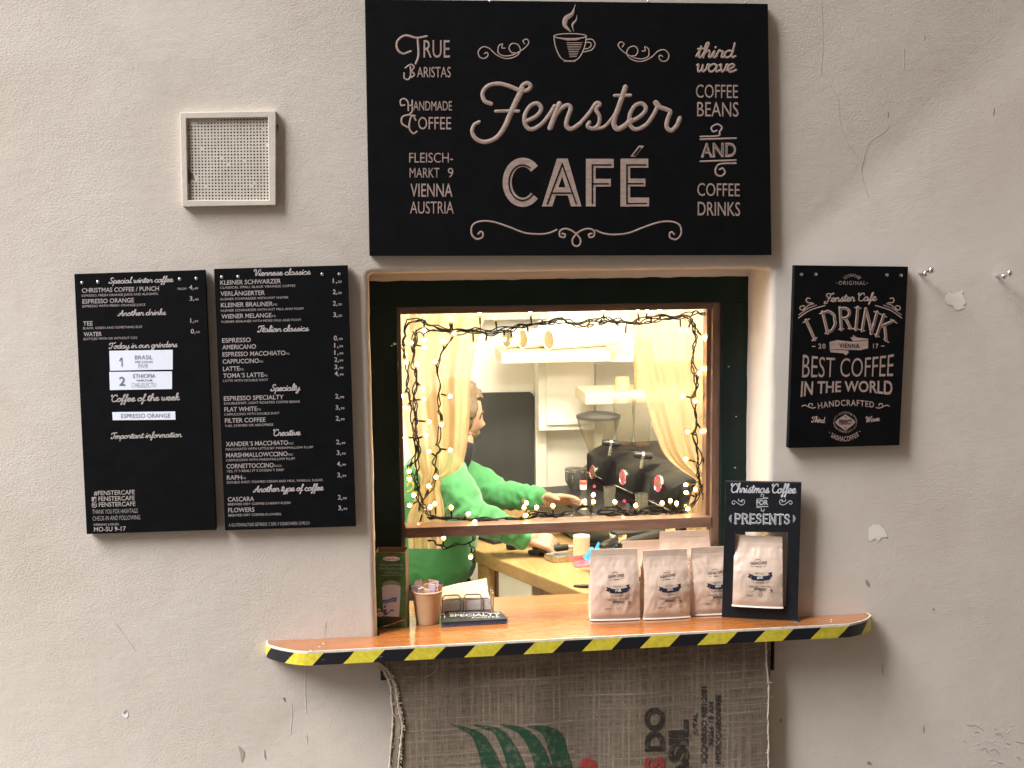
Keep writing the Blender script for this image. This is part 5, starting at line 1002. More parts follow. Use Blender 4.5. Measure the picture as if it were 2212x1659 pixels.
bulbs = [(507, 195), (574, 210), (724, 190), (776, 205), (1035, 182), (1183, 182), (1222, 180), (1243, 190), (1276, 180), (388, 220), (268, 257), (268, 298), (213, 318), (351, 315), (480, 318), (533, 313), (395, 278), (612, 295), (645, 300), (715, 275), (960, 255), (1008, 240), (1105, 245), (1158, 245), (1130, 280),
 (190, 392), (235, 410), (316, 397), (257, 503), (375, 542), (263, 556), (195, 588), (183, 537), (285, 652), (343, 660), (272, 713), (192, 720), (292, 781), (376, 773), (205, 860), (320, 884), (205, 892), (288, 930), (225, 962), (315, 1006), (295, 1020), (210, 1008), (248, 1092), (267, 330),
 (1367, 255), (1397, 257), (1463, 287), (1478, 300), (1456, 427), (1445, 447), (1380, 543), (1429, 558), (1400, 697), (1455, 688), (1488, 661), (1487, 801), (1391, 813), (1392, 921), (1393, 957), (1430, 945), (1488, 1008), (1400, 1022),
 (385, 1022), (456, 1048), (487, 1080), (697, 1022), (706, 1003), (750, 1022), (820, 1015), (700, 1055), (952, 995), (992, 968), (992, 998), (1086, 997), (1174, 1013), (1288, 1003), (1322, 993), (1349, 1005), (978, 1072), (1120, 1062), (1217, 1064), (1230, 1063), (352, 1152), (468, 1227)]
for x, y in bulbs:
    if y > 1058 and y < 1100 and x > 300: yb = YL - .014
    else: yb = YL - random.uniform(.002, .008)
    n_ = sorted(WP, key=lambda p: abs(math.hypot(p[0] - x, p[1] - y) - 34) + .35 * abs(p[0] - x))[0]
    tip, base = m5(x, y, yb), m5(n_[0], n_[1]); d = (tip - base); d = d.normalized() if d.length > .004 else Vector((0, 0, 1)); s0_ = tip - d * min(.026, max(.012, (tip - base).length))
    b = MB(); b.tube([s0_, tip - d * .003], [.0024, .0030], 8)
    if (s0_ - base).length > .004: b.tube([base, s0_], .0014, 5)
    so_ = b.build('socket', M['cable'], lights, smooth=True)
    b = MB(); b.lathe([(.0032, -.0075), (.0042, -.0045), (.0048, -.0005)], tip, d, 8, 1); b.lathe([(.0048, -.0005), (.0050, .0015), (.0041, .0056), (.0001, .0090)], tip, d, 8); b.build('bulb', [M['bulb'], M['bulb2']], so_, smooth=True)
for x, y in ((207, 232), (843, 212), (978, 222), (1400, 215), (232, 690), (1428, 545), (1462, 640), (280, 1030), (893, 1045), (985, 1040), (1395, 1018), (1060, 245)):
    c = m5(x, y, YSs + .0285); b = MB(); b.lathe([(.0165, 0), (.014, .002), (.007, .006), (.004, .010), (.0055, .016), (.0001, .019)], c, (0, 1, 0), 20)
    o = solo(b, 'suction_hook', M['tumbler'], 'clear round suction hook sticking to the glass and holding the light cable', 'suction hook', 'suction hooks on the glass', smooth=True)

def curtain(name, label, rows, Y, folds, seed, amp=.012, x_end=None):
    """rows: (y, left, right) in close-up coordinates"""
    b = MB(); nu, nv = 110, 90; y0, y1 = rows[0][0], rows[-1][0]
    tl = [(r[0], r[1]) for r in rows]; tr_ = [(r[0], r[2]) for r in rows]
    sl_ = crom([(r[0], r[1], 0) for r in rows], 10); sr_ = crom([(r[0], r[2], 0) for r in rows], 10)
    fl_ = [(v.x, v.y) for v in sl_]; fr2 = [(v.x, v.y) for v in sr_]
    def fn(u, v):
        y = lerp(y0, y1, v); a, c = interp(fl_, y), interp(fr2, y); w = abs(c - a); k = min(1, w / 220)
        ph = folds * u * 2 * math.pi + 1.3 * math.sin(3 * u + seed) + .5 * math.sin(v * 3 + u * 4)
        d = amp * (.55 + .45 * k) * (math.sin(ph) + .4 * math.sin(2.3 * ph + seed)) * (1 if v > .04 else .6 + v * 10)
        return P(*z5(lerp(a, c, u) + 2 * math.sin(ph * .5 + v * 4), y), Y + d)
    b.grid(fn, nu, nv); return solo(b, name, M['curt'], label, 'curtain', 'curtains behind the glass', smooth=True)
curtain('curtain', 'cream voile curtain tied back on the left, before the man in green', [(150, 150, 560), (185, 160, 540), (290, 160, 500), (420, 165, 472), (500, 172, 464), (620, 178, 463), (740, 198, 452), (800, 212, 442), (850, 228, 425), (880, 250, 378), (895, 256, 342), (910, 252, 345), (940, 240, 336), (1000, 222, 350), (1060, 200, 358), (1130, 200, 357), (1195, 205, 356)], .285, 4, .4, .008)
curtain('curtain', 'cream voile curtain tied back on the right, beside the coffee machine', [(150, 1140, 1540), (185, 1145, 1540), (240, 1150, 1540), (370, 1172, 1540), (500, 1203, 1540), (600, 1226, 1540), (700, 1256, 1540), (780, 1290, 1535), (830, 1330, 1530), (870, 1385, 1525), (895, 1425, 1520), (915, 1435, 1520), (960, 1415, 1520), (1040, 1398, 1520), (1150, 1392, 1515)], .285, 4.5, 2.1, .008)

# ============================================================ INTERIOR
YR, XLW, XRW, ZF, ZCE = 2.0, -0.75, 1.36, -0.62, ZC + 0.36
def wallbox(name, a, b_, mt): m_ = MB(); m_.box(a, b_); return tag(m_.build(name, M[mt]), kind='structure')
wallbox('interior_back_wall', (XLW - .1, YR, ZF), (XRW + .1, YR + .1, ZCE), 'iwall'); wallbox('interior_side_wall', (XRW, .012, ZF), (XRW + .1, YR - .001, ZCE), 'iwall')
wallbox('interior_side_wall', (XLW - .1, .012, ZF), (XLW, YR - .001, ZCE), 'iwall'); wallbox('interior_ceiling', (XLW - .1, .012, ZCE + .001), (XRW + .1, YR + .1, ZCE + .1), 'iwall'); wallbox('interior_floor', (XLW - .1, .012, ZF - .1), (XRW + .1, YR + .1, ZF - .001), 'floor')
wallbox('interior_front_wall', (XLW, .014, ZF), (XL - .02, .06, ZCE), 'iwall'); wallbox('interior_front_wall', (XR + .02, .014, ZF), (XRW, .06, ZCE), 'iwall')
wallbox('interior_front_wall', (XL - .02, .24, ZF), (XR + .02, .29, ZS - .04), 'iwall')
m_ = MB(); m_.box((P(900, 640, 1.9).x, 1.86, P(1000, 693, 1.86).z), (P(1183, 640, 1.86).x, 1.999, ZCE - .001)); solo(m_, 'service_duct', M['igrey'], 'grey boxed duct under the café ceiling, at the top of the glass', 'duct', bevel=.003)
sp_ = thing('strip_lamp', (.5, .27, ZC - .03), 'long strip lamp inside the café over the window, shining on the back wall', 'strip lamp')
m_ = MB(); m_.box((.0, .235, ZC - .075), (1.02, .262, ZC + .02)); m_.build('housing', M['iwhite'], sp_, bevel=.002); m_ = MB(); m_.box((.02, .2635, ZC - .070), (1.0, .268, ZC + .012)); m_.build('diffuser', M['lamp2'], sp_)
wallbox('interior_front_wall', (XL - .02, .212, ZT + .002), (XR + .02, .234, ZCE), 'iwall')
lp_ = thing('ceiling_lamp', (.62, .62, ZCE), 'square frosted lamp on the café ceiling lighting the room warmly', 'ceiling lamp')
m_ = MB(); m_.box((.17, .37, ZCE - .05), (1.07, .87, ZCE - .0005)); m_.build('housing', M['iwhite'], lp_, bevel=.004); m_ = MB(); m_.box((.2, .40, ZCE - .058), (1.04, .84, ZCE - .052)); m_.build('diffuser', M['lamp'], lp_)
def pbox(z, x0, y0, x1, y1, Y, dep): # box seen between two pixels, front at Y
    a, c = P(*z(x0, y1), Y), P(*z(x1, y0), Y); m_ = MB(); m_.box((a.x, Y, a.z), (c.x, Y + dep, c.z)); return m_
ov = lambda X, Y: (X, Y)
bb_ = thing('chalkboard', P(1070, 1140, 1.98), 'large dark grey chalkboard on the back wall behind the barista', 'chalkboard')
m_ = MB(); q = [(985, 1200), (1153.5, 1200), (1153.5, 858), (1151, 851), (1146, 847.5), (985, 850)]; m_.prism([P(*p, 1.975) for p in q], (0, .022, 0)); m_.build('panel', M['black'], bb_, bevel=.002)
m_ = MB()
m_.tube([P(1156.5, 800 + i * 20, 1.97) for i in range(20)], .0035, 8); solo(m_, 'wall_cable', M['mgrey'], 'thin grey cable running down the wall beside the chalkboard', 'cable', smooth=True)
solo(pbox(ov, 1159, 760, 1180, 1200, 1.96, .039), 'door_post', M['cardw'], 'white upright post between the chalkboard and the wall cabinet', 'post', bevel=.004)
solo(pbox(ov, 1287, 786, 1304, 1100, 1.95, .049), 'door_post', M['cardw'], 'narrow white upright post right of the wall cabinet, behind the big hopper', 'post', bevel=.003)
cb_ = thing('wall_cabinet', P(1225, 930, 1.85), 'white wall cabinet with a flat framed door, under the upper plank shelf', 'cabinet')
pbox(ov, 1164, 690, 1284, 931, 1.87, .129).build('body', M['iwhite'], cb_, bevel=.003); pbox(ov, 1181, 700, 1276, 919, 1.852, .0175).build('door', M['iwhite'], cb_, bevel=.003)
s1_ = thing('wall_shelf', P(1200, 785, 1.6), 'upper pale plank shelf carrying lying stacks of cup sleeves', 'shelf', 'plank shelves on the café wall')
a, c = P(1083, 785.5, 1.6), P(1318, 757, 1.6); m_ = MB(); m_.box((a.x, 1.6, a.z), (c.x, 1.84, c.z)); m_.box((c.x + .0005, 1.601, a.z + .001), (c.x + .022, 1.84, c.z - .001), 1); m_.build('plank', [M['shelfw'], M['corr']], s1_, bevel=.002)
a2, c2 = P(1330, 782, 1.72), P(1420, 774, 1.72); m_ = MB(); m_.box((c.x + .024, 1.72, a2.z), (XRW - .001, 1.97, c2.z)); m_.build('board', M['iwhite'], s1_, bevel=.002)
shz = c.z
ax = Vector((.90, .43, 0)).normalized(); pp = Vector((-.43, .9, 0)).normalized()
base = P(1184, 736, 1.665); r_ = .040
def sleeve(start, L, label):
    t = thing('sleeve_stack', (start.x, start.y, shz + .001), label, 'cup sleeves', 'lying stacks of cup sleeves'); c_ = Vector((start.x, start.y, shz + .001 + r_))
    m_ = MB(); m_.lathe([(r_ * .86, .004), (r_, 0)] + [(r_ * (1 if i % 2 else .985), L * i / 30) for i in range(1, 31)] + [(r_ * .9, L), (.0001, L)], c_, ax, 30); m_.build('sleeve', M['iwhite'], t, smooth=True)
    m_ = MB()
    m_.lathe([(r_ * .85, .003), (.0001, .003)], c_, ax, 24, 1)
    for k in range(-6, 7):
        zz = k * .0058; hw = math.sqrt(max(0, (r_ * .84) ** 2 - zz * zz)); m_.obox(c_ + ax * .006 + Vector((0, 0, zz)), pp * hw, ax * .003, Vector((0, 0, .0019)))
    m_.build('corrugation', [M['iwhite'], M['corr']], t)
sleeve(base, .34, 'lying white stack of cup sleeves, longest and nearest of the three, on the upper plank'); sleeve(base + pp * .001 - ax * .0 + Vector((P(1128, 736, 1.74).x - base.x, .075, 0)), .16, 'lying white stack of cup sleeves, middle of the three on the upper plank'); sleeve(base + Vector((P(1100, 736, 1.76).x - base.x - .012, .11, 0)), .06, 'lying white stack of cup sleeves, shortest and leftmost on the upper plank')
def upcup(c_, r0, r1, hh, label, name='paper_cup', n_=1, grp='paper cups on the café shelves'):
    m_ = MB(); pr = []
    for k in range(n_): pr += [(r0, hh * k * .16), (r0 * 1.03, hh * k * .16 + .003), (r0 * .985, hh * k * .16 + .006)]
    pr += [(r1, hh * (n_ - 1) * .16 + hh), (r1 * .93, hh * (n_ - 1) * .16 + hh), (r1 * .9, hh * (n_ - 1) * .16 + hh - .004), (.0001, hh * (n_ - 1) * .16 + hh - .004)]
    m_.lathe([(r0 * .96, 0)] + pr, c_, n=32); return solo(m_, name, M['cup'], label, 'cup', grp, smooth=True)
s2_ = thing('wall_shelf', P(1340, 876, 1.5), 'lower pale plank shelf with upturned kraft cups, above the coffee grinders', 'shelf', 'plank shelves on the café wall')
a, c = P(1265, 874, 1.5), P(1420, 845.5, 1.5); m_ = MB(); m_.box((a.x, 1.5, a.z), (XRW - .001, 1.74, c.z)); m_.build('plank', M['shelfw'], s2_, bevel=.002)
k_ = 4.58 / 2640
upcup(P(1344.5, 845, 1.56) * 1 + Vector((0, 0, c.z - P(1344.5, 845, 1.56).z + .0005)), 18.5 * k_, 15 * k_, 30 * k_, 'single kraft cup standing upside down on the lower plank shelf')
upcup(Vector((P(1389, 845, 1.58).x, 1.58, c.z + .0005)), 21 * k_, 17 * k_, 44 * k_, 'tall stack of upturned kraft cups on the lower plank shelf, beside the right curtain', 'cup_stack', 11)
upcup(Vector((P(1384, 770, 1.80).x, 1.80, c2.z + .0005)), 15 * k_, 17 * k_, 26 * k_, 'kraft cup standing at the right end of the upper shelf')

# counter
ZK = ZC - 1.045
ct = thing('counter', H(1140, 1230, ZK), 'thick oak café counter running diagonally behind the serving shelf', 'counter')
A, B = H(1025, 1187, ZK), H(1261, 1281, ZK); dirc = (B - A).normalized(); C_ = A + dirc * ((.325 - A.y) / dirc.y); A2 = Vector((A.x + .004, 1.72, ZK))
pl_ = [A, C_, Vector((XRW - .002, .325, ZK)), Vector((XRW - .002, 1.72, ZK)), A2]; MB().prism(pl_, (0, 0, -.045)).build('top', M['counter'], ct, bevel=.004)
nrm = Vector((dirc.y, -dirc.x, 0)); nrm = nrm if nrm.x < 0 else -nrm
a_, b_ = A - nrm * .03 + dirc * .02, C_ - nrm * .03; m_ = MB(); m_.prism([Vector((p.x, p.y, ZF)) for p in (a_, b_)] + [Vector((p.x, p.y, ZK - .046)) for p in (b_, a_)], -nrm * .03); m_.build('front_panel', M['sash'], ct)
m_ = MB(); m_.obox(Vector((A.x, A.y, (ZF + ZK - .046) / 2)) + dirc * .05 - nrm * .015, dirc * .035, nrm * .014, Vector((0, 0, (ZK - .046 - ZF) / 2))); m_.build('leg', M['counter'], ct, bevel=.003)
m_ = MB(); j0 = H(*z6(1530, 704), ZK + .0005); j1 = H(*z6(1790, 650), ZK + .0005); dd = (j1 - j0) * .006; m_.add([j0, j1, j1 + dd.cross(Vector((0, 0, 1))), j0 + dd.cross(Vector((0, 0, 1)))], [(0, 1, 2, 3)]); m_.build('seam', M['dark'], ct)  # shadow along the slab joint, laid on as a thin dark strip
m_ = MB(); m_.obox(Vector((0, 0, 0)) + A + dirc * .21 + Vector((0, 0, -.40)) - nrm * .046, dirc * .10, nrm * .02, Vector((0, 0, .345))); solo(m_, 'fridge', M['iwhite'], 'white front of a small fridge under the oak counter', 'fridge', bevel=.003)

# espresso machine: a along the front (far to near), n_ out towards the barista
ra, rb2, rc = P(*ze(610, 780), 1.34), P(*ze(965, 845), 1.06), P(*ze(1365, 912), .79)
d_ = (rc - ra); d_.z = 0; Ld = d_.length; d_.normalize(); n_ = Vector((d_.y, -d_.x, 0)); n_ = n_ if n_.x < 0 else -n_
em = thing('espresso_machine', Vector(((ra.x + rc.x) / 2, (ra.y + rc.y) / 2, ZK)), 'black three-group espresso machine with glowing red dials and T-shaped levers', 'coffee machine')
zr_ = (ra.z + rb2.z + rc.z) / 3; O = Vector((ra.x, ra.y, 0)); hz_ = zr_ - ZK
def mp3(a, b_, z): return O + d_ * a + n_ * b_ + Vector((0, 0, ZK + z))
def prof(poly, a0, a1, mt, name, bev=.006):
    m_ = MB(); m_.prism([mp3(a0, b_, z) for b_, z in poly], d_ * (a1 - a0)); return m_.build(name, M[mt], em, smooth=True, bevel=bev)
top = hz_ + .058
prof([(-.40, .03), (-.40, top - .03), (-.36, top - .006), (-.10, top - .004), (-.030, top - .03), (-.014, hz_ - .05), (-.014, .03)], -.12, Ld + .10, 'mblack', 'body', .008)
hp = [(-.16, top - .004), (-.06, top), (-.022, top - .016), (.004, hz_ + .03), (.004, hz_ - .045), (-.006, hz_ - .075), (-.16, hz_ - .07)]
for i, p in enumerate((0, Ld * .49, Ld)):
    prof(hp, p - .085, p + .085, 'mblack', 'group_head', .012)
    c_ = O + d_ * p + n_ * .005; c_.z = (ra.z, rb2.z, rc.z)[i]; tn = (n_ + Vector((0, 0, .08))).normalized(); R_ = (.0265, .0275, .0285)[i]
    m_ = MB(); m_.lathe([(R_, 0), (R_, .006), (R_ * .93, .008), (R_ * .88, .006)], c_, tn, 32); dl = m_.build('dial', M['chrome'], em, smooth=True)
    m_ = MB(); m_.lathe([(R_ * .88, .006), (R_ * .56, .0065)], c_, tn, 32); m_.build('glow_ring', M['redglow'] if i else M['red'], dl)
    m_ = MB(); m_.lathe([(R_ * .56, .0065), (.0001, .0070)], c_, tn, 32); m_.build('dial_face', M['carton'], dl)
    if i < 2:
        k0 = mp3(p + .09, -.02, top - .012); k1 = k0 + Vector((0, 0, .045)) - n_ * .006; m_ = MB(); m_.tube([k0, k1], [.007, .0055], 10); lv = m_.build('lever', M['metal'], em, smooth=True)
        m_ = MB(); kd = (d_ * .35 - n_ * .9 + Vector((0, 0, -.1))).normalized(); m_.tube([k1 - kd * .034, k1 - kd * .028, k1 - kd * .010, k1 + kd * .010, k1 + kd * .028, k1 + kd * .034], [.006, .0115, .0125, .0125, .0115, .006], 14); m_.build('lever_grip', M['capblack'], lv, smooth=True)
        m_ = MB(); m_.tube([k1 - kd * .004, k1 + kd * .004], .0129, 14); m_.build('grip_ring', M['chrome'], lv, smooth=True)
    m_ = MB(); m_.tube([mp3(p - .078, .0055, hz_ - .043), mp3(p + .078, .0055, hz_ - .043)], .0022, 8); m_.build('trim', M['chrome'], em, smooth=True)
    m_ = MB(); m_.ball(mp3(p + .0, .004, hz_ - .085), .0055, 10); m_.build('button', M['redglow'], em, smooth=True)
zt_ = P(*ze(775, 1225), .98).z - ZK
m_ = MB(); m_.prism([mp3(-.12, .20, .012), mp3(Ld + .10, .20, .012), mp3(Ld + .10, -.04, .012), mp3(-.12, -.04, .012)], (0, 0, max(.01, zt_ - .012))); m_.build('drip_tray', M['capblack'], em, bevel=.003)
m_ = MB(); m_.tube([mp3(.30, -.16, top), mp3(.30, -.16, top + .045), mp3(.31, -.17, top + .05), mp3(Ld + .08, -.17, top + .05), mp3(Ld + .09, -.17, top + .045), mp3(Ld + .09, -.17, top)], .0028, 8); m_.build('cup_rail', M['metal'], em, smooth=True)
for a in (-.08, Ld + .06):
    for b_ in (-.36, .15): m_ = MB(); m_.lathe([(.016, .0005), (.018, .03)], mp3(a, b_, 0), n=14, close=True); m_.build('foot', M['mgrey'], em, smooth=True)
for a, X0, Y0, X1, Y1 in ((Ld * .62, 0, 0, 0, 0), (Ld * .97, 0, 0, 0, 0)):
    h0 = mp3(a, .02, hz_ - .075); m_ = MB(); m_.tube([h0, h0 + Vector((0, 0, -.03)), h0 + n_ * .02 + Vector((0, 0, -.05))], [.012, .010, .006], 10); m_.build('spout', M['chrome'], em, smooth=True)
# portafilter handles seen under the rail
for (x0, y0), (x1, y1), lb in (((1340, 1178), (1436, 1146), 'black portafilter handle sticking out under the sash rail, nearest the right stile'), ((1300, 1182), (1332, 1166), 'short black portafilter handle under the sash rail, beside the blue cloth')):
    p0, p1 = P(x0, y0, .55), P(x1, y1, .66); t = thing('portafilter', p1, lb, 'portafilter', 'portafilters'); m_ = MB(); v = (p1 - p0); m_.tube([p0, p0 + v * .06, p0 + v * .3, p0 + v * .75, p0 + v * .95], [.008, .013, .0145, .0125, .010], 14); m_.build('handle', M['capblack'], t, smooth=True)
    m_ = MB(); m_.lathe([(.0001, 0), (.028, 0), (.031, .01), (.031, .035), (.028, .035), (.026, .008), (.0001, .006)], p0 + v + Vector((.012, .02, -.018)), n=24); m_.build('basket', M['chrome'], t, smooth=True)

# grinders
def hopper(name, cx, y_lid, y_bot, rw, rb_, Y, label, lid=True, beans=0.3, body=True):
    k = (D0 + Y) / 2640 * 1.005 / 5.3137; c_ = P(*ze(cx, y_bot), Y); tp_ = P(*ze(cx, y_lid), Y); hh = tp_.z - c_.z
    t = thing(name, (c_.x, Y, ZK), label, 'coffee grinder', 'coffee grinders'); r0, r1 = rb_ * k, rw * k
    m_ = MB(); m_.lathe([(r0, 0), (lerp(r0, r1, .30), hh * .30), (lerp(r0, r1, .9), hh * .82), (r1, hh), (r1 * .97, hh), (lerp(r0, r1, .9) * .97, hh * .82), (r0 * .94, .002)], c_, n=40); m_.build('hopper', M['clear'], t, smooth=True)
    if lid: m_ = MB(); m_.lathe([(r1 * 1.0, hh - .001), (r1 * 1.03, hh + .001), (r1 * 1.03, hh + .011), (r1 * .8, hh + .018), (r1 * .3, hh + .022), (.0001, hh + .023)], c_, n=40); m_.build('lid', M['mgrey'], t, smooth=True)
    if beans:
        m_ = MB(); rr = lambda q: lerp(r0, r1, q) * .93; m_.lathe([(.0001, .003), (r0 * .92, .003), (rr(beans * .5), hh * beans * .5), (rr(beans), hh * beans), (rr(beans) * .6, hh * beans + .006), (.0001, hh * beans + .009)], c_, n=30); m_.build('beans', M['beans'], t, smooth=True)
    if body:
        m_ = MB(); m_.lathe([(r0 * 1.05, 0), (r0 * 1.5, -.01), (.062, -.03), (.066, -.06), (.066, -(c_.z - ZK) + .002), (.0001, -(c_.z - ZK) + .002)], c_, n=32); m_.build('body', M['mgrey'], t, smooth=True)
    return t, c_
g1_, gc = hopper('coffee_grinder', 648, 160, 650, 252, 80, 1.50, 'coffee grinder with a wide clear cone hopper and dark round lid', beans=0)
hopper('coffee_grinder', 945, -60, 580, 140, 85, 1.46, 'coffee grinder with a straight tall hopper, between the cone-hopper grinder and the narrowest one', False, .2)
hopper('coffee_grinder', 1145, -60, 580, 118, 82, 1.40, 'coffee grinder with a narrow tall clear hopper, under the plank beside the right curtain', False, .2)
m_ = MB(); c_ = P(*ze(1330, 575), 1.33); m_.obox(c_ + Vector((0, 0, .004)), (.055, 0, 0), (0, .05, 0), (0, 0, .006)); m_.ball(c_ + Vector((0, 0, .008)), .05, 16, sc=(1.05, 1, .28)); solo(m_, 'bean_tray', M['beans'], 'tray heaped with coffee beans on top of the espresso machine', 'bean tray', smooth=True)
c_ = P(*ze(385, 1020), 1.36); k = 4.46 / 2640 / 5.31; m_ = MB(); hh = P(*ze(385, 740), 1.36).z - c_.z
m_.lathe([(45 * k, 0), (45 * k, .002), (122 * k, hh * .5), (126 * k, hh * .97), (120 * k, hh), (.0001, hh + .004)], c_, n=32); m_.build('doser', M['mgrey'], g1_, smooth=True)
m_ = MB(); m_.lathe([(127.5 * k, hh * .90), (127.5 * k, hh * .97)], c_, n=32); m_.lathe([(124 * k, hh * .52), (126.8 * k, hh * .86)], c_, n=9); m_.build('doser_band', M['metal'], g1_)
m_ = MB(); m_.tube([c_, Vector((c_.x, c_.y, ZK + .001))], .03, 14); m_.build('stand', M['mgrey'], g1_, smooth=True)
# glasses and bottle on the drip tray
def tumbler(cx, yb, yt, hw, Y, label):
    k = (D0 + Y) / 2640 / 5.31; c_ = P(*ze(cx, yb), Y); c_.z = ZK + zt_ + .0006; hh = max(.06, P(*ze(cx, yt), Y).z - c_.z); r = hw * k
    m_ = MB(); m_.lathe([(.0001, 0), (r * .82, 0), (r * .86, .003), (r, hh), (r * .93, hh), (r * .8, .010), (.0001, .009)], c_, n=30); solo(m_, 'tumbler', M['tumbler'], label, 'glass', 'tumblers by the machine', smooth=True)
tumbler(775, 1225, 952, 74, .98, 'empty clear tumbler on the drip tray, below the middle red dial to its left'); tumbler(1142, 1265, 1030, 80, .80, 'empty clear tumbler on the drip tray, the one nearer the right curtain')
c_ = P(*ze(474, 1215), 1.02); hb = P(*ze(474, 880), 1.02).z; c_.z = ZK + .001; hh = hb - c_.z; k = 4.12 / 2640 / 5.31
bo = thing('syrup_bottle', c_, 'slim glass bottle with pale label and red and white cap at the barista’s left hand', 'bottle')
r = 44 * k * 1.05; m_ = MB(); m_.lathe([(.0001, 0), (r, 0), (r * 1.02, .01), (r, hh * .70), (r * .62, hh * .82), (r * .6, hh * .9), (.0001, hh * .9)], c_, n=28); m_.build('glass', M['tumbler'], bo, smooth=True)
m_ = MB(); m_.lathe([(r * 1.03, hh * .36), (r * 1.03, hh * .68)], c_, n=28); m_.build('label', M['amber'], bo, smooth=True); m_ = MB(); m_.lathe([(r * .9, hh * .86), (r * .92, hh * .94)], c_, n=24); m_.build('collar', M['white'], bo, smooth=True); m_ = MB(); m_.lathe([(r * .92, hh * .94), (r * .92, hh * .995), (r * .8, hh), (.0001, hh)], c_, n=24); m_.build('cap', M['capred'], bo, smooth=True)

# small things on the counter
def kbox(pts, h, name, mt, label, cat, bev=.003, inner=None, group=None):
    q = [H(*z6(*p), ZK + .0008) for p in pts]; m_ = MB()
    if inner:
        c_ = sum(q, Vector()) / 4; i_ = [p.lerp(c_, inner) for p in q]; up1 = Vector((0, 0, h)); m_.add(q + [p + up1 for p in q] + [p + up1 for p in i_] + [p.lerp(c_, .15) + Vector((0, 0, h * .25)) for p in i_], [(0, 1, 2, 3)] + [f for i in range(4) for j in ((i + 1) % 4,) for f in ((i, j, 4 + j, 4 + i), (4 + i, 4 + j, 8 + j, 8 + i), (8 + i, 8 + j, 12 + j, 12 + i))] + [(12, 13, 14, 15)])
    else: m_.prism(q, (0, 0, h))
    return solo(m_, name, M[mt], label, cat, group, bevel=bev)
kbox([(1100, 440), (1270, 500), (1640, 440), (1440, 380)], .012, 'tray', 'capblack', 'flat black tray at the left end of the oak counter, under the barista’s arm', 'tray')
kbox([(1600, 595), (1700, 605), (1885, 590), (1790, 560)], .016, 'tamping_mat', 'capblack', 'small black rubber tamping mat on the oak counter', 'mat'); kbox([(1640, 560), (1880, 575), (1910, 560), (1700, 520)], .030, 'tamping_pad', 'mgrey', 'grey pad lying across the black rubber mat on the counter', 'pad')
kbox([(1755, 640), (1850, 675), (2195, 655), (2120, 600)], .020, 'bar_pan', 'metal', 'shallow dark steel pan on the oak counter beside the pink cloth', 'pan', .002, .10)
kbox([(2075, 545), (2180, 600), (2420, 580), (2380, 490)], .040, 'knock_box', 'capblack', 'low black box on the counter under the blue cloth', 'box', .004, .08)
br0, br1, br2 = H(*z6(1400, 515), ZK + .012), H(*z6(1530, 500), ZK + .012), H(*z6(1690, 490), ZK + .010); bt_ = thing('counter_brush', br1, 'round black counter brush with metal ferrule and lilac handle tip', 'brush')
m_ = MB(); m_.tube([br0, br0.lerp(br1, .2), br0.lerp(br1, .8), br1], [.008, .016, .017, .011], 14); m_.build('bristles', M['pants'], bt_, smooth=True); m_ = MB(); m_.tube([br1, br1.lerp(br2, .4)], [.010, .008], 12); m_.build('ferrule', M['metal'], bt_, smooth=True); m_ = MB(); m_.tube([br1.lerp(br2, .4), br1.lerp(br2, .8), br2], [.007, .009, .007], 12); m_.build('handle', M['stick'], bt_, smooth=True)
def cloth(c0_, sx, sy, hgt, mt, label, seed):
    m_ = MB(); m_.grid(lambda u, v: c0_ + Vector(((u - .5) * sx * (1 + .2 * noise.noise(Vector((v * 3, seed, 0)))), (v - .5) * sy, hgt * (.35 + .65 * abs(noise.noise(Vector((u * 4 + seed, v * 4, seed)))) * 2) * (1 - abs(2 * u - 1) ** 3) * (1 - abs(2 * v - 1) ** 3))), 26, 22)
    solo(m_, 'cloth', M[mt], label, 'cloth', smooth=True)
cloth(H(*z6(2150, 690), ZK + .002), .075, .05, .022, 'pink', 'crumpled pink cloth on the counter beside the steel pan', 3.1)
c_ = P(1302, 1180, .62); c_.z = ZK + .043; cloth(c_, .105, .08, .055, 'bluecloth', 'crumpled bright blue cloth heaped on the low black box', 8.4)
c_ = P(1256, 1168, .80); c_.z = ZK + .001; m_ = MB(); m_.lathe([(.0001, 0), (.028, 0), (.028, .075), (.010, .075), (.010, .002)], c_, n=26); solo(m_, 'paper_roll', M['roll'], 'cream paper roll standing on the counter behind the barista’s right hand', 'paper roll', smooth=True)
c_ = H(*z6(2140, 900), ZK + .004); m_ = MB(); m_.tube([c_ + Vector((-.03, .01, 0)), c_, c_ + Vector((.04, -.01, .004))], [.003, .007, .004], 10); solo(m_, 'spoon_handle', M['capblack'], 'short dark utensil lying on the near end of the oak counter', 'utensil', smooth=True)

# ============================================================ BARISTA
def fuse(mb, voxel, it, parent, name, mt, wr=0.0, wf=20.0):
    me = bpy.data.meshes.new('f'); me.from_pydata(mb.v, [], mb.f); o = bpy.data.objects.new('f', me); COL.objects.link(o)
    md = o.modifiers.new('r', 'REMESH'); md.mode = 'VOXEL'; md.voxel_size = voxel
    dg = bpy.context.evaluated_depsgraph_get(); me2 = bpy.data.meshes.new_from_object(o.evaluated_get(dg)); bpy.data.objects.remove(o)
    bm = bmesh.new(); bm.from_mesh(me2)
    for _ in range(it): bmesh.ops.smooth_vert(bm, verts=bm.verts, factor=.5, use_axis_x=True, use_axis_y=True, use_axis_z=True)
    bm.normal_update()
    if wr:
        for v in bm.verts: v.co += v.normal * wr * wrinkle(v.co)
    r = MB(); r.v = [v.co.copy() for v in bm.verts]; r.f = [tuple(l.vert.index for l in f.loops) for f in bm.faces]; r.mi = [0] * len(r.f); bm.free(); bpy.data.meshes.remove(me2)
    return r.build(name, mt, parent, smooth=True)
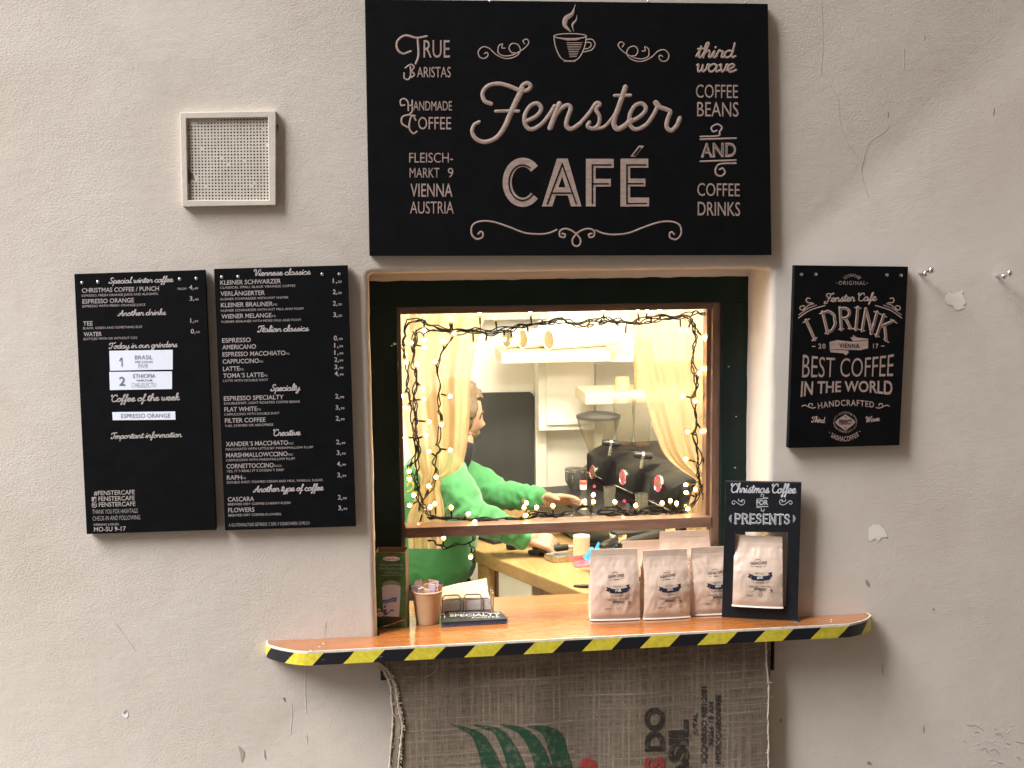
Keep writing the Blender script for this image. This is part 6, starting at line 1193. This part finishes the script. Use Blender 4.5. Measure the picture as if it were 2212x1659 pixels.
def limb(b, pts, n=16, k=6):
    q = crom([(p[0], p[1], p[2]) for p, r in pts], k) if len(pts) > 2 else [Vector(p) for p, r in pts]; rs = []
    for i in range(len(q)):
        t = i / (len(q) - 1) * (len(pts) - 1); a = min(int(t), len(pts) - 2); rs.append(lerp(pts[a][1], pts[a + 1][1], t - a))
    b.tube(q, rs, n); b.ball(q[0], rs[0], n); b.ball(q[-1], rs[-1], n)
per = thing('person', (P(945, 1250, 1.02).x, 1.02, ZF), 'barista in a green sweatshirt leaning towards the coffee machine, face in profile', 'person')
J = dict(pel=P(935, 1262, 1.04), waist=P(938, 1190, 1.04), chest=P(944, 1080, 1.05), up=P(954, 1020, 1.06), neck=P(978, 985, 1.08), nk2=P(990, 950, 1.08), head=P(983, 892, 1.09),
         s1=P(968, 1022, .92), e1=P(1012, 1112, .84), w1=P(1132, 1158, .86), s2=P(985, 1020, 1.24), e2=P(1066, 1066, 1.22), w2=P(1168, 1079, 1.10))
def wrinkle(p):
    e = min((p - J['e1']).length, (p - J['e2']).length); w = min((p - J['w1']).length, (p - J['w2']).length); k = max(0, 1 - e / .17) + max(0, 1 - w / .14) + max(0, 1 - abs(p.z - J['pel'].z) / .12) * .7 + .12
    f_ = 0
    for e_, w_2, s_2 in ((J['e1'], J['w1'], J['s1']), (J['e2'], J['w2'], J['s2'])):
        for c_, dr in ((e_, (w_2 - s_2).normalized()), (w_2, (w_2 - e_).normalized())):
            t_ = (p - c_).dot(dr); q_ = max(0, 1 - (p - c_).length / .13)
            f_ += q_ * math.sin(t_ * 150 + 7 * noise.noise(p * 9)) * .5
    return f_ + k * (noise.noise(p * 16) + 1.3 * (0.5 - abs(noise.noise(Vector((p.x * 26 + p.z * 14, p.y * 8, p.z * 26 - p.x * 10))))))
b = MB(); limb(b, [(P(937, 1195, 1.04), .150), (P(938, 1160, 1.04), .152), (J['chest'], .165), (J['up'], .125), (J['neck'], .062)], 24)
limb(b, [(J['s1'] + Vector((-.02, .03, 0)), .078), (J['s1'].lerp(J['e1'], .5), .066), (J['e1'], .056)], 18); limb(b, [(J['e1'], .056), (J['e1'].lerp(J['w1'], .5), .047), (J['w1'] - (J['w1'] - J['e1']).normalized() * .015, .039)], 18)
limb(b, [(J['s2'] + Vector((-.02, -.03, 0)), .078), (J['s2'].lerp(J['e2'], .6), .064), (J['e2'], .056)], 18); limb(b, [(J['e2'], .056), (J['e2'].lerp(J['w2'], .55), .045), (J['w2'] - (J['w2'] - J['e2']).normalized() * .01, .036)], 18)
fuse(b, .0055, 5, per, 'sweatshirt', M['shirt'], .0125)
b = MB(); limb(b, [(J['neck'] + Vector((.004, 0, .0)), .064), (J['neck'].lerp(J['nk2'], .6), .0625)], 20); fuse(b, .006, 2, per, 'collar', M['pants'])
# trousers
b = MB(); hipz = J['pel'].z; pz = J['pel']; b.ball(pz + Vector((0, 0, -.05)), .148, 20)
for sy in (-.085, .085): limb(b, [(pz + Vector((.0, sy, -.08)), .105), (pz + Vector((.03, sy, -.50)), .078), (Vector((pz.x - .02, pz.y + sy, ZF + .09)), .062)], 18)
fuse(b, .009, 3, per, 'trousers', M['pants'])
for sy in (-.085, .085):
    m_ = MB(); m_.grid(lambda u, v: Vector((pz.x - .06 + .25 * u + 0, pz.y + sy + .045 * math.sin(math.pi * (.15 + .7 * u)) * math.cos(math.pi * v), ZF + .001 + .085 * math.sin(math.pi * v) * (1 - .45 * u))), 12, 12); m_.build('shoe', M['capblack'], per, smooth=True)
# body: head, neck, hands in one skin
fwd = Vector((.90, .30, -.30)).normalized(); side = Vector((fwd.y, -fwd.x, 0)).normalized(); upv = side.cross(fwd).normalized(); upv = upv if upv.z > 0 else -upv
hc = J['head']
def head_pt(th, ph, grow=0.0):
    """th from the crown, ph around from the face"""
    x, y, z = math.sin(th) * math.cos(ph), math.sin(th) * math.sin(ph), math.cos(th)
    f = .094 * x; s = .074 * y; u = .112 * z; front = max(0, x)
    if z < 0: s *= 1 - .30 * (-z) ** 1.5; f += (.014 * front * (-z)) if x > 0 else .045 * (-z) * -x * .9
    if z < -.2 and x < 0: u *= .86
    g = lambda a, b_, c_, d: math.exp(-((y - a) / b_) ** 2 - ((z - c_) / d) ** 2) * (1 if x > 0 else 0)
    f += .026 * g(0, .16, -.16, .16) + .012 * g(0, .13, .02, .16) + .007 * g(0, .5, .22, .10) - .008 * g(.38, .16, .08, .10) - .008 * g(-.38, .16, .08, .10) + .008 * g(0, .25, -.47, .06) + .009 * g(0, .25, -.57, .07) - .006 * g(0, .3, -.68, .05) + .014 * g(0, .35, -.85, .15)
    p = hc + fwd * f + side * s + upv * u; return p + (p - hc).normalized() * grow
b = MB(); N1, N2 = 44, 60
b.v = [head_pt(math.pi * i / N1, 2 * math.pi * j / N2) for i in range(N1 + 1) for j in range(N2)]; b.f = [(i * N2 + j, (i + 1) * N2 + j, (i + 1) * N2 + (j + 1) % N2, i * N2 + (j + 1) % N2) for i in range(N1) for j in range(N2)]; b.mi = [0] * len(b.f)
for sg in (1, -1):
    e = hc + side * .074 * sg - fwd * .008 - upv * .006; b.ball(e, .028, 14, sc=(.62, .35, 1.0)); b.tube([e + side * sg * .010 + fwd * .004 + upv * .022, e + side * sg * .016 - fwd * .014 + upv * .018, e + side * sg * .018 - fwd * .018, e + side * sg * .010 - fwd * .006 - upv * .024], .0045, 8)
limb(b, [(J['up'], .05), (J['neck'], .055), (J['nk2'], .053), (hc - upv * .05 - fwd * .015, .055)], 20)
def hand(W, pd, pn, spread, curl, thumb, L=.088):
    """W wrist, pd palm direction, pn palm normal (towards the palm side)"""
    pd = pd.normalized(); pn = (pn - pd * pn.dot(pd)).normalized(); ac = pd.cross(pn).normalized()
    limb(b, [(W - pd * .05, .029), (W, .026), (W + pd * .03, .027)], 14)
    for k in (-1.5, -.5, .5, 1.5): limb(b, [(W + pd * .012 + ac * k * .011, .0145), (W + pd * .085 + ac * k * .0195, .0115)], 10)
    for k, l in zip((-1.5, -.5, .5, 1.5), (.070, .082, .077, .060)):
        base = W + pd * .088 + ac * k * .0205; dirn = (pd + ac * k * spread).normalized(); pts = [(base, .0098)]; p = base; ang = 0
        for seg, rr in ((.45, .0088), (.32, .0082), (.25, .0072)):
            ang += curl; dv = dirn * math.cos(ang) + pn * math.sin(ang); p = p + dv * l * seg; pts.append((p, rr))
        for q0, q1 in zip(pts, pts[1:]): limb(b, [q0, q1], 10)
    ts = W + pd * .030 - ac * .026 * thumb; t1 = ts + (pd * .6 - ac * thumb * .75 + pn * .35).normalized() * .040; t2 = t1 + (pd * .85 - ac * thumb * .25 + pn * .45).normalized() * .030
    limb(b, [(ts, .014), (t1, .0108)], 10); limb(b, [(t1, .0105), (t2, .0085)], 10)
limb(b, [(J['e1'].lerp(J['w1'], .1), .04), (J['w1'], .027)], 14); limb(b, [(J['e2'].lerp(J['w2'], .1), .04), (J['w2'], .026)], 14); limb(b, [(J['e1'].lerp(J['w1'], .1), .04), (J['s1'], .045), (J['up'], .06)], 14); limb(b, [(J['e2'].lerp(J['w2'], .1), .04), (J['s2'], .045), (J['up'], .06)], 14)
limb(b, [(J['up'], .08), (J['chest'], .10), (J['waist'], .10), (J['pel'], .11)], 16)
for sy in (-.085, .085): limb(b, [(pz + Vector((0, sy, -.05)), .085), (pz + Vector((.03, sy, -.50)), .055), (Vector((pz.x - .02, pz.y + sy, ZF + .05)), .04)], 12)
hand(J['w2'], (P(1252, 1080, 1.05) - J['w2']), Vector((-.15, -.55, -.8)), .22, .20, 1)
hand(J['w1'], (P(1190, 1166, .84) - J['w1']) + Vector((0, 0, -.01)), Vector((.15, .35, -.9)), .05, .75, -1)
fuse(b, .0042, 3, per, 'body', M['skin'])
def shell(name, mt, cond, grow, rough):
    m_ = MB(); keep = {}
    for i in range(N1 + 1):
        for j in range(N2):
            th, ph = math.pi * i / N1, 2 * math.pi * j / N2; k = cond(th, ph if ph <= math.pi else ph - 2 * math.pi)
            p0 = head_pt(th, ph); keep[(i, j)] = (k, head_pt(th, ph, (grow if k > 0 else -.008) + (rough * noise.noise(p0 * 120) if k > 0 else 0) + (rough * 1.6 * noise.noise(p0 * 45) if k > 0 else 0)))
    idx = {}
    for i in range(N1):
        for j in range(N2):
            c4 = [(i, j), (i + 1, j), (i + 1, (j + 1) % N2), (i, (j + 1) % N2)]
            if any(keep[c][0] > 0 for c in c4): m_.f.append(tuple(idx.setdefault(c, len(idx)) for c in c4)); m_.mi.append(0)
    m_.v = [keep[c][1] for c in sorted(idx, key=idx.get)]; return m_.build(name, M[mt] if isinstance(mt, str) else mt, per, smooth=True)
shell('hair', 'hair', lambda t, p: 1 if (t < .95 or (abs(p) > .95 and t < 1.35) or (abs(p) > 1.75 and t < 2.15) or (1.05 < abs(p) < 1.5 and t < 1.62)) else 0, .011, .0055)
shell('beard', 'hair', lambda t, p: 1 if (1.92 < t < 2.65 and abs(p) < 1.45 and not (2.0 < t < 2.2 and abs(p) < .28) and not (t < 2.05 and abs(p) > .35 and abs(p) < 1.1)) or (1.62 < t < 2.0 and 1.05 < abs(p) < 1.42) else 0, .0095, .004)
for sg in (1, -1):
    m_ = MB(); c_ = head_pt(1.50, .42 * sg) - fwd * .004; m_.ball(c_, .0115, 14); m_.build('eye', M['eye'], per, smooth=True)
    m_ = MB(); m_.tube([head_pt(1.36, sg * .25, .001), head_pt(1.31, sg * .42, .002), head_pt(1.37, sg * .62, .001)], [.003, .004, .002], 8); m_.build('eyebrow', M['hair'], per, smooth=True)
m_ = MB(); m_.tube([head_pt(2.10, -.26, .001), head_pt(2.09, 0, .003), head_pt(2.10, .26, .001)], [.002, .004, .002], 8); m_.build('lips', M['lip'], per, smooth=True)
m_ = MB(); q = []
for (X, Y) in ((880, 1050), (884, 1042), (891, 1043), (892, 1052), (886, 1060), (880, 1062)): q.append(P(X, Y, .905))
m_.tube(crom(q, 6), .0028, 6); m_.build('chest_print', M['gold'], per, smooth=True)
# portafilter in the hand
hp0 = J['w1'] + (P(1190, 1166, .84) - J['w1']).normalized() * .10 + Vector((.0, .0, -.028)); hd = Vector((.92, .25, -.02)).normalized()
t = thing('portafilter', hp0, 'chromed portafilter held in the barista’s right hand above the counter', 'portafilter', 'portafilters'); m_ = MB(); m_.tube([hp0 - hd * .05, hp0 - hd * .04, hp0, hp0 + hd * .05], [.008, .012, .0125, .010], 14); m_.build('handle', M['capblack'], t, smooth=True)
m_ = MB(); m_.tube([hp0 + hd * .05, hp0 + hd * .075], [.008, .007], 12); m_.lathe([(.0001, -.015), (.020, -.014), (.029, -.004), (.031, .008), (.031, .022), (.027, .022), (.026, 0), (.0001, -.006)], hp0 + hd * .103, n=26); m_.build('basket', M['chrome'], t, smooth=True)
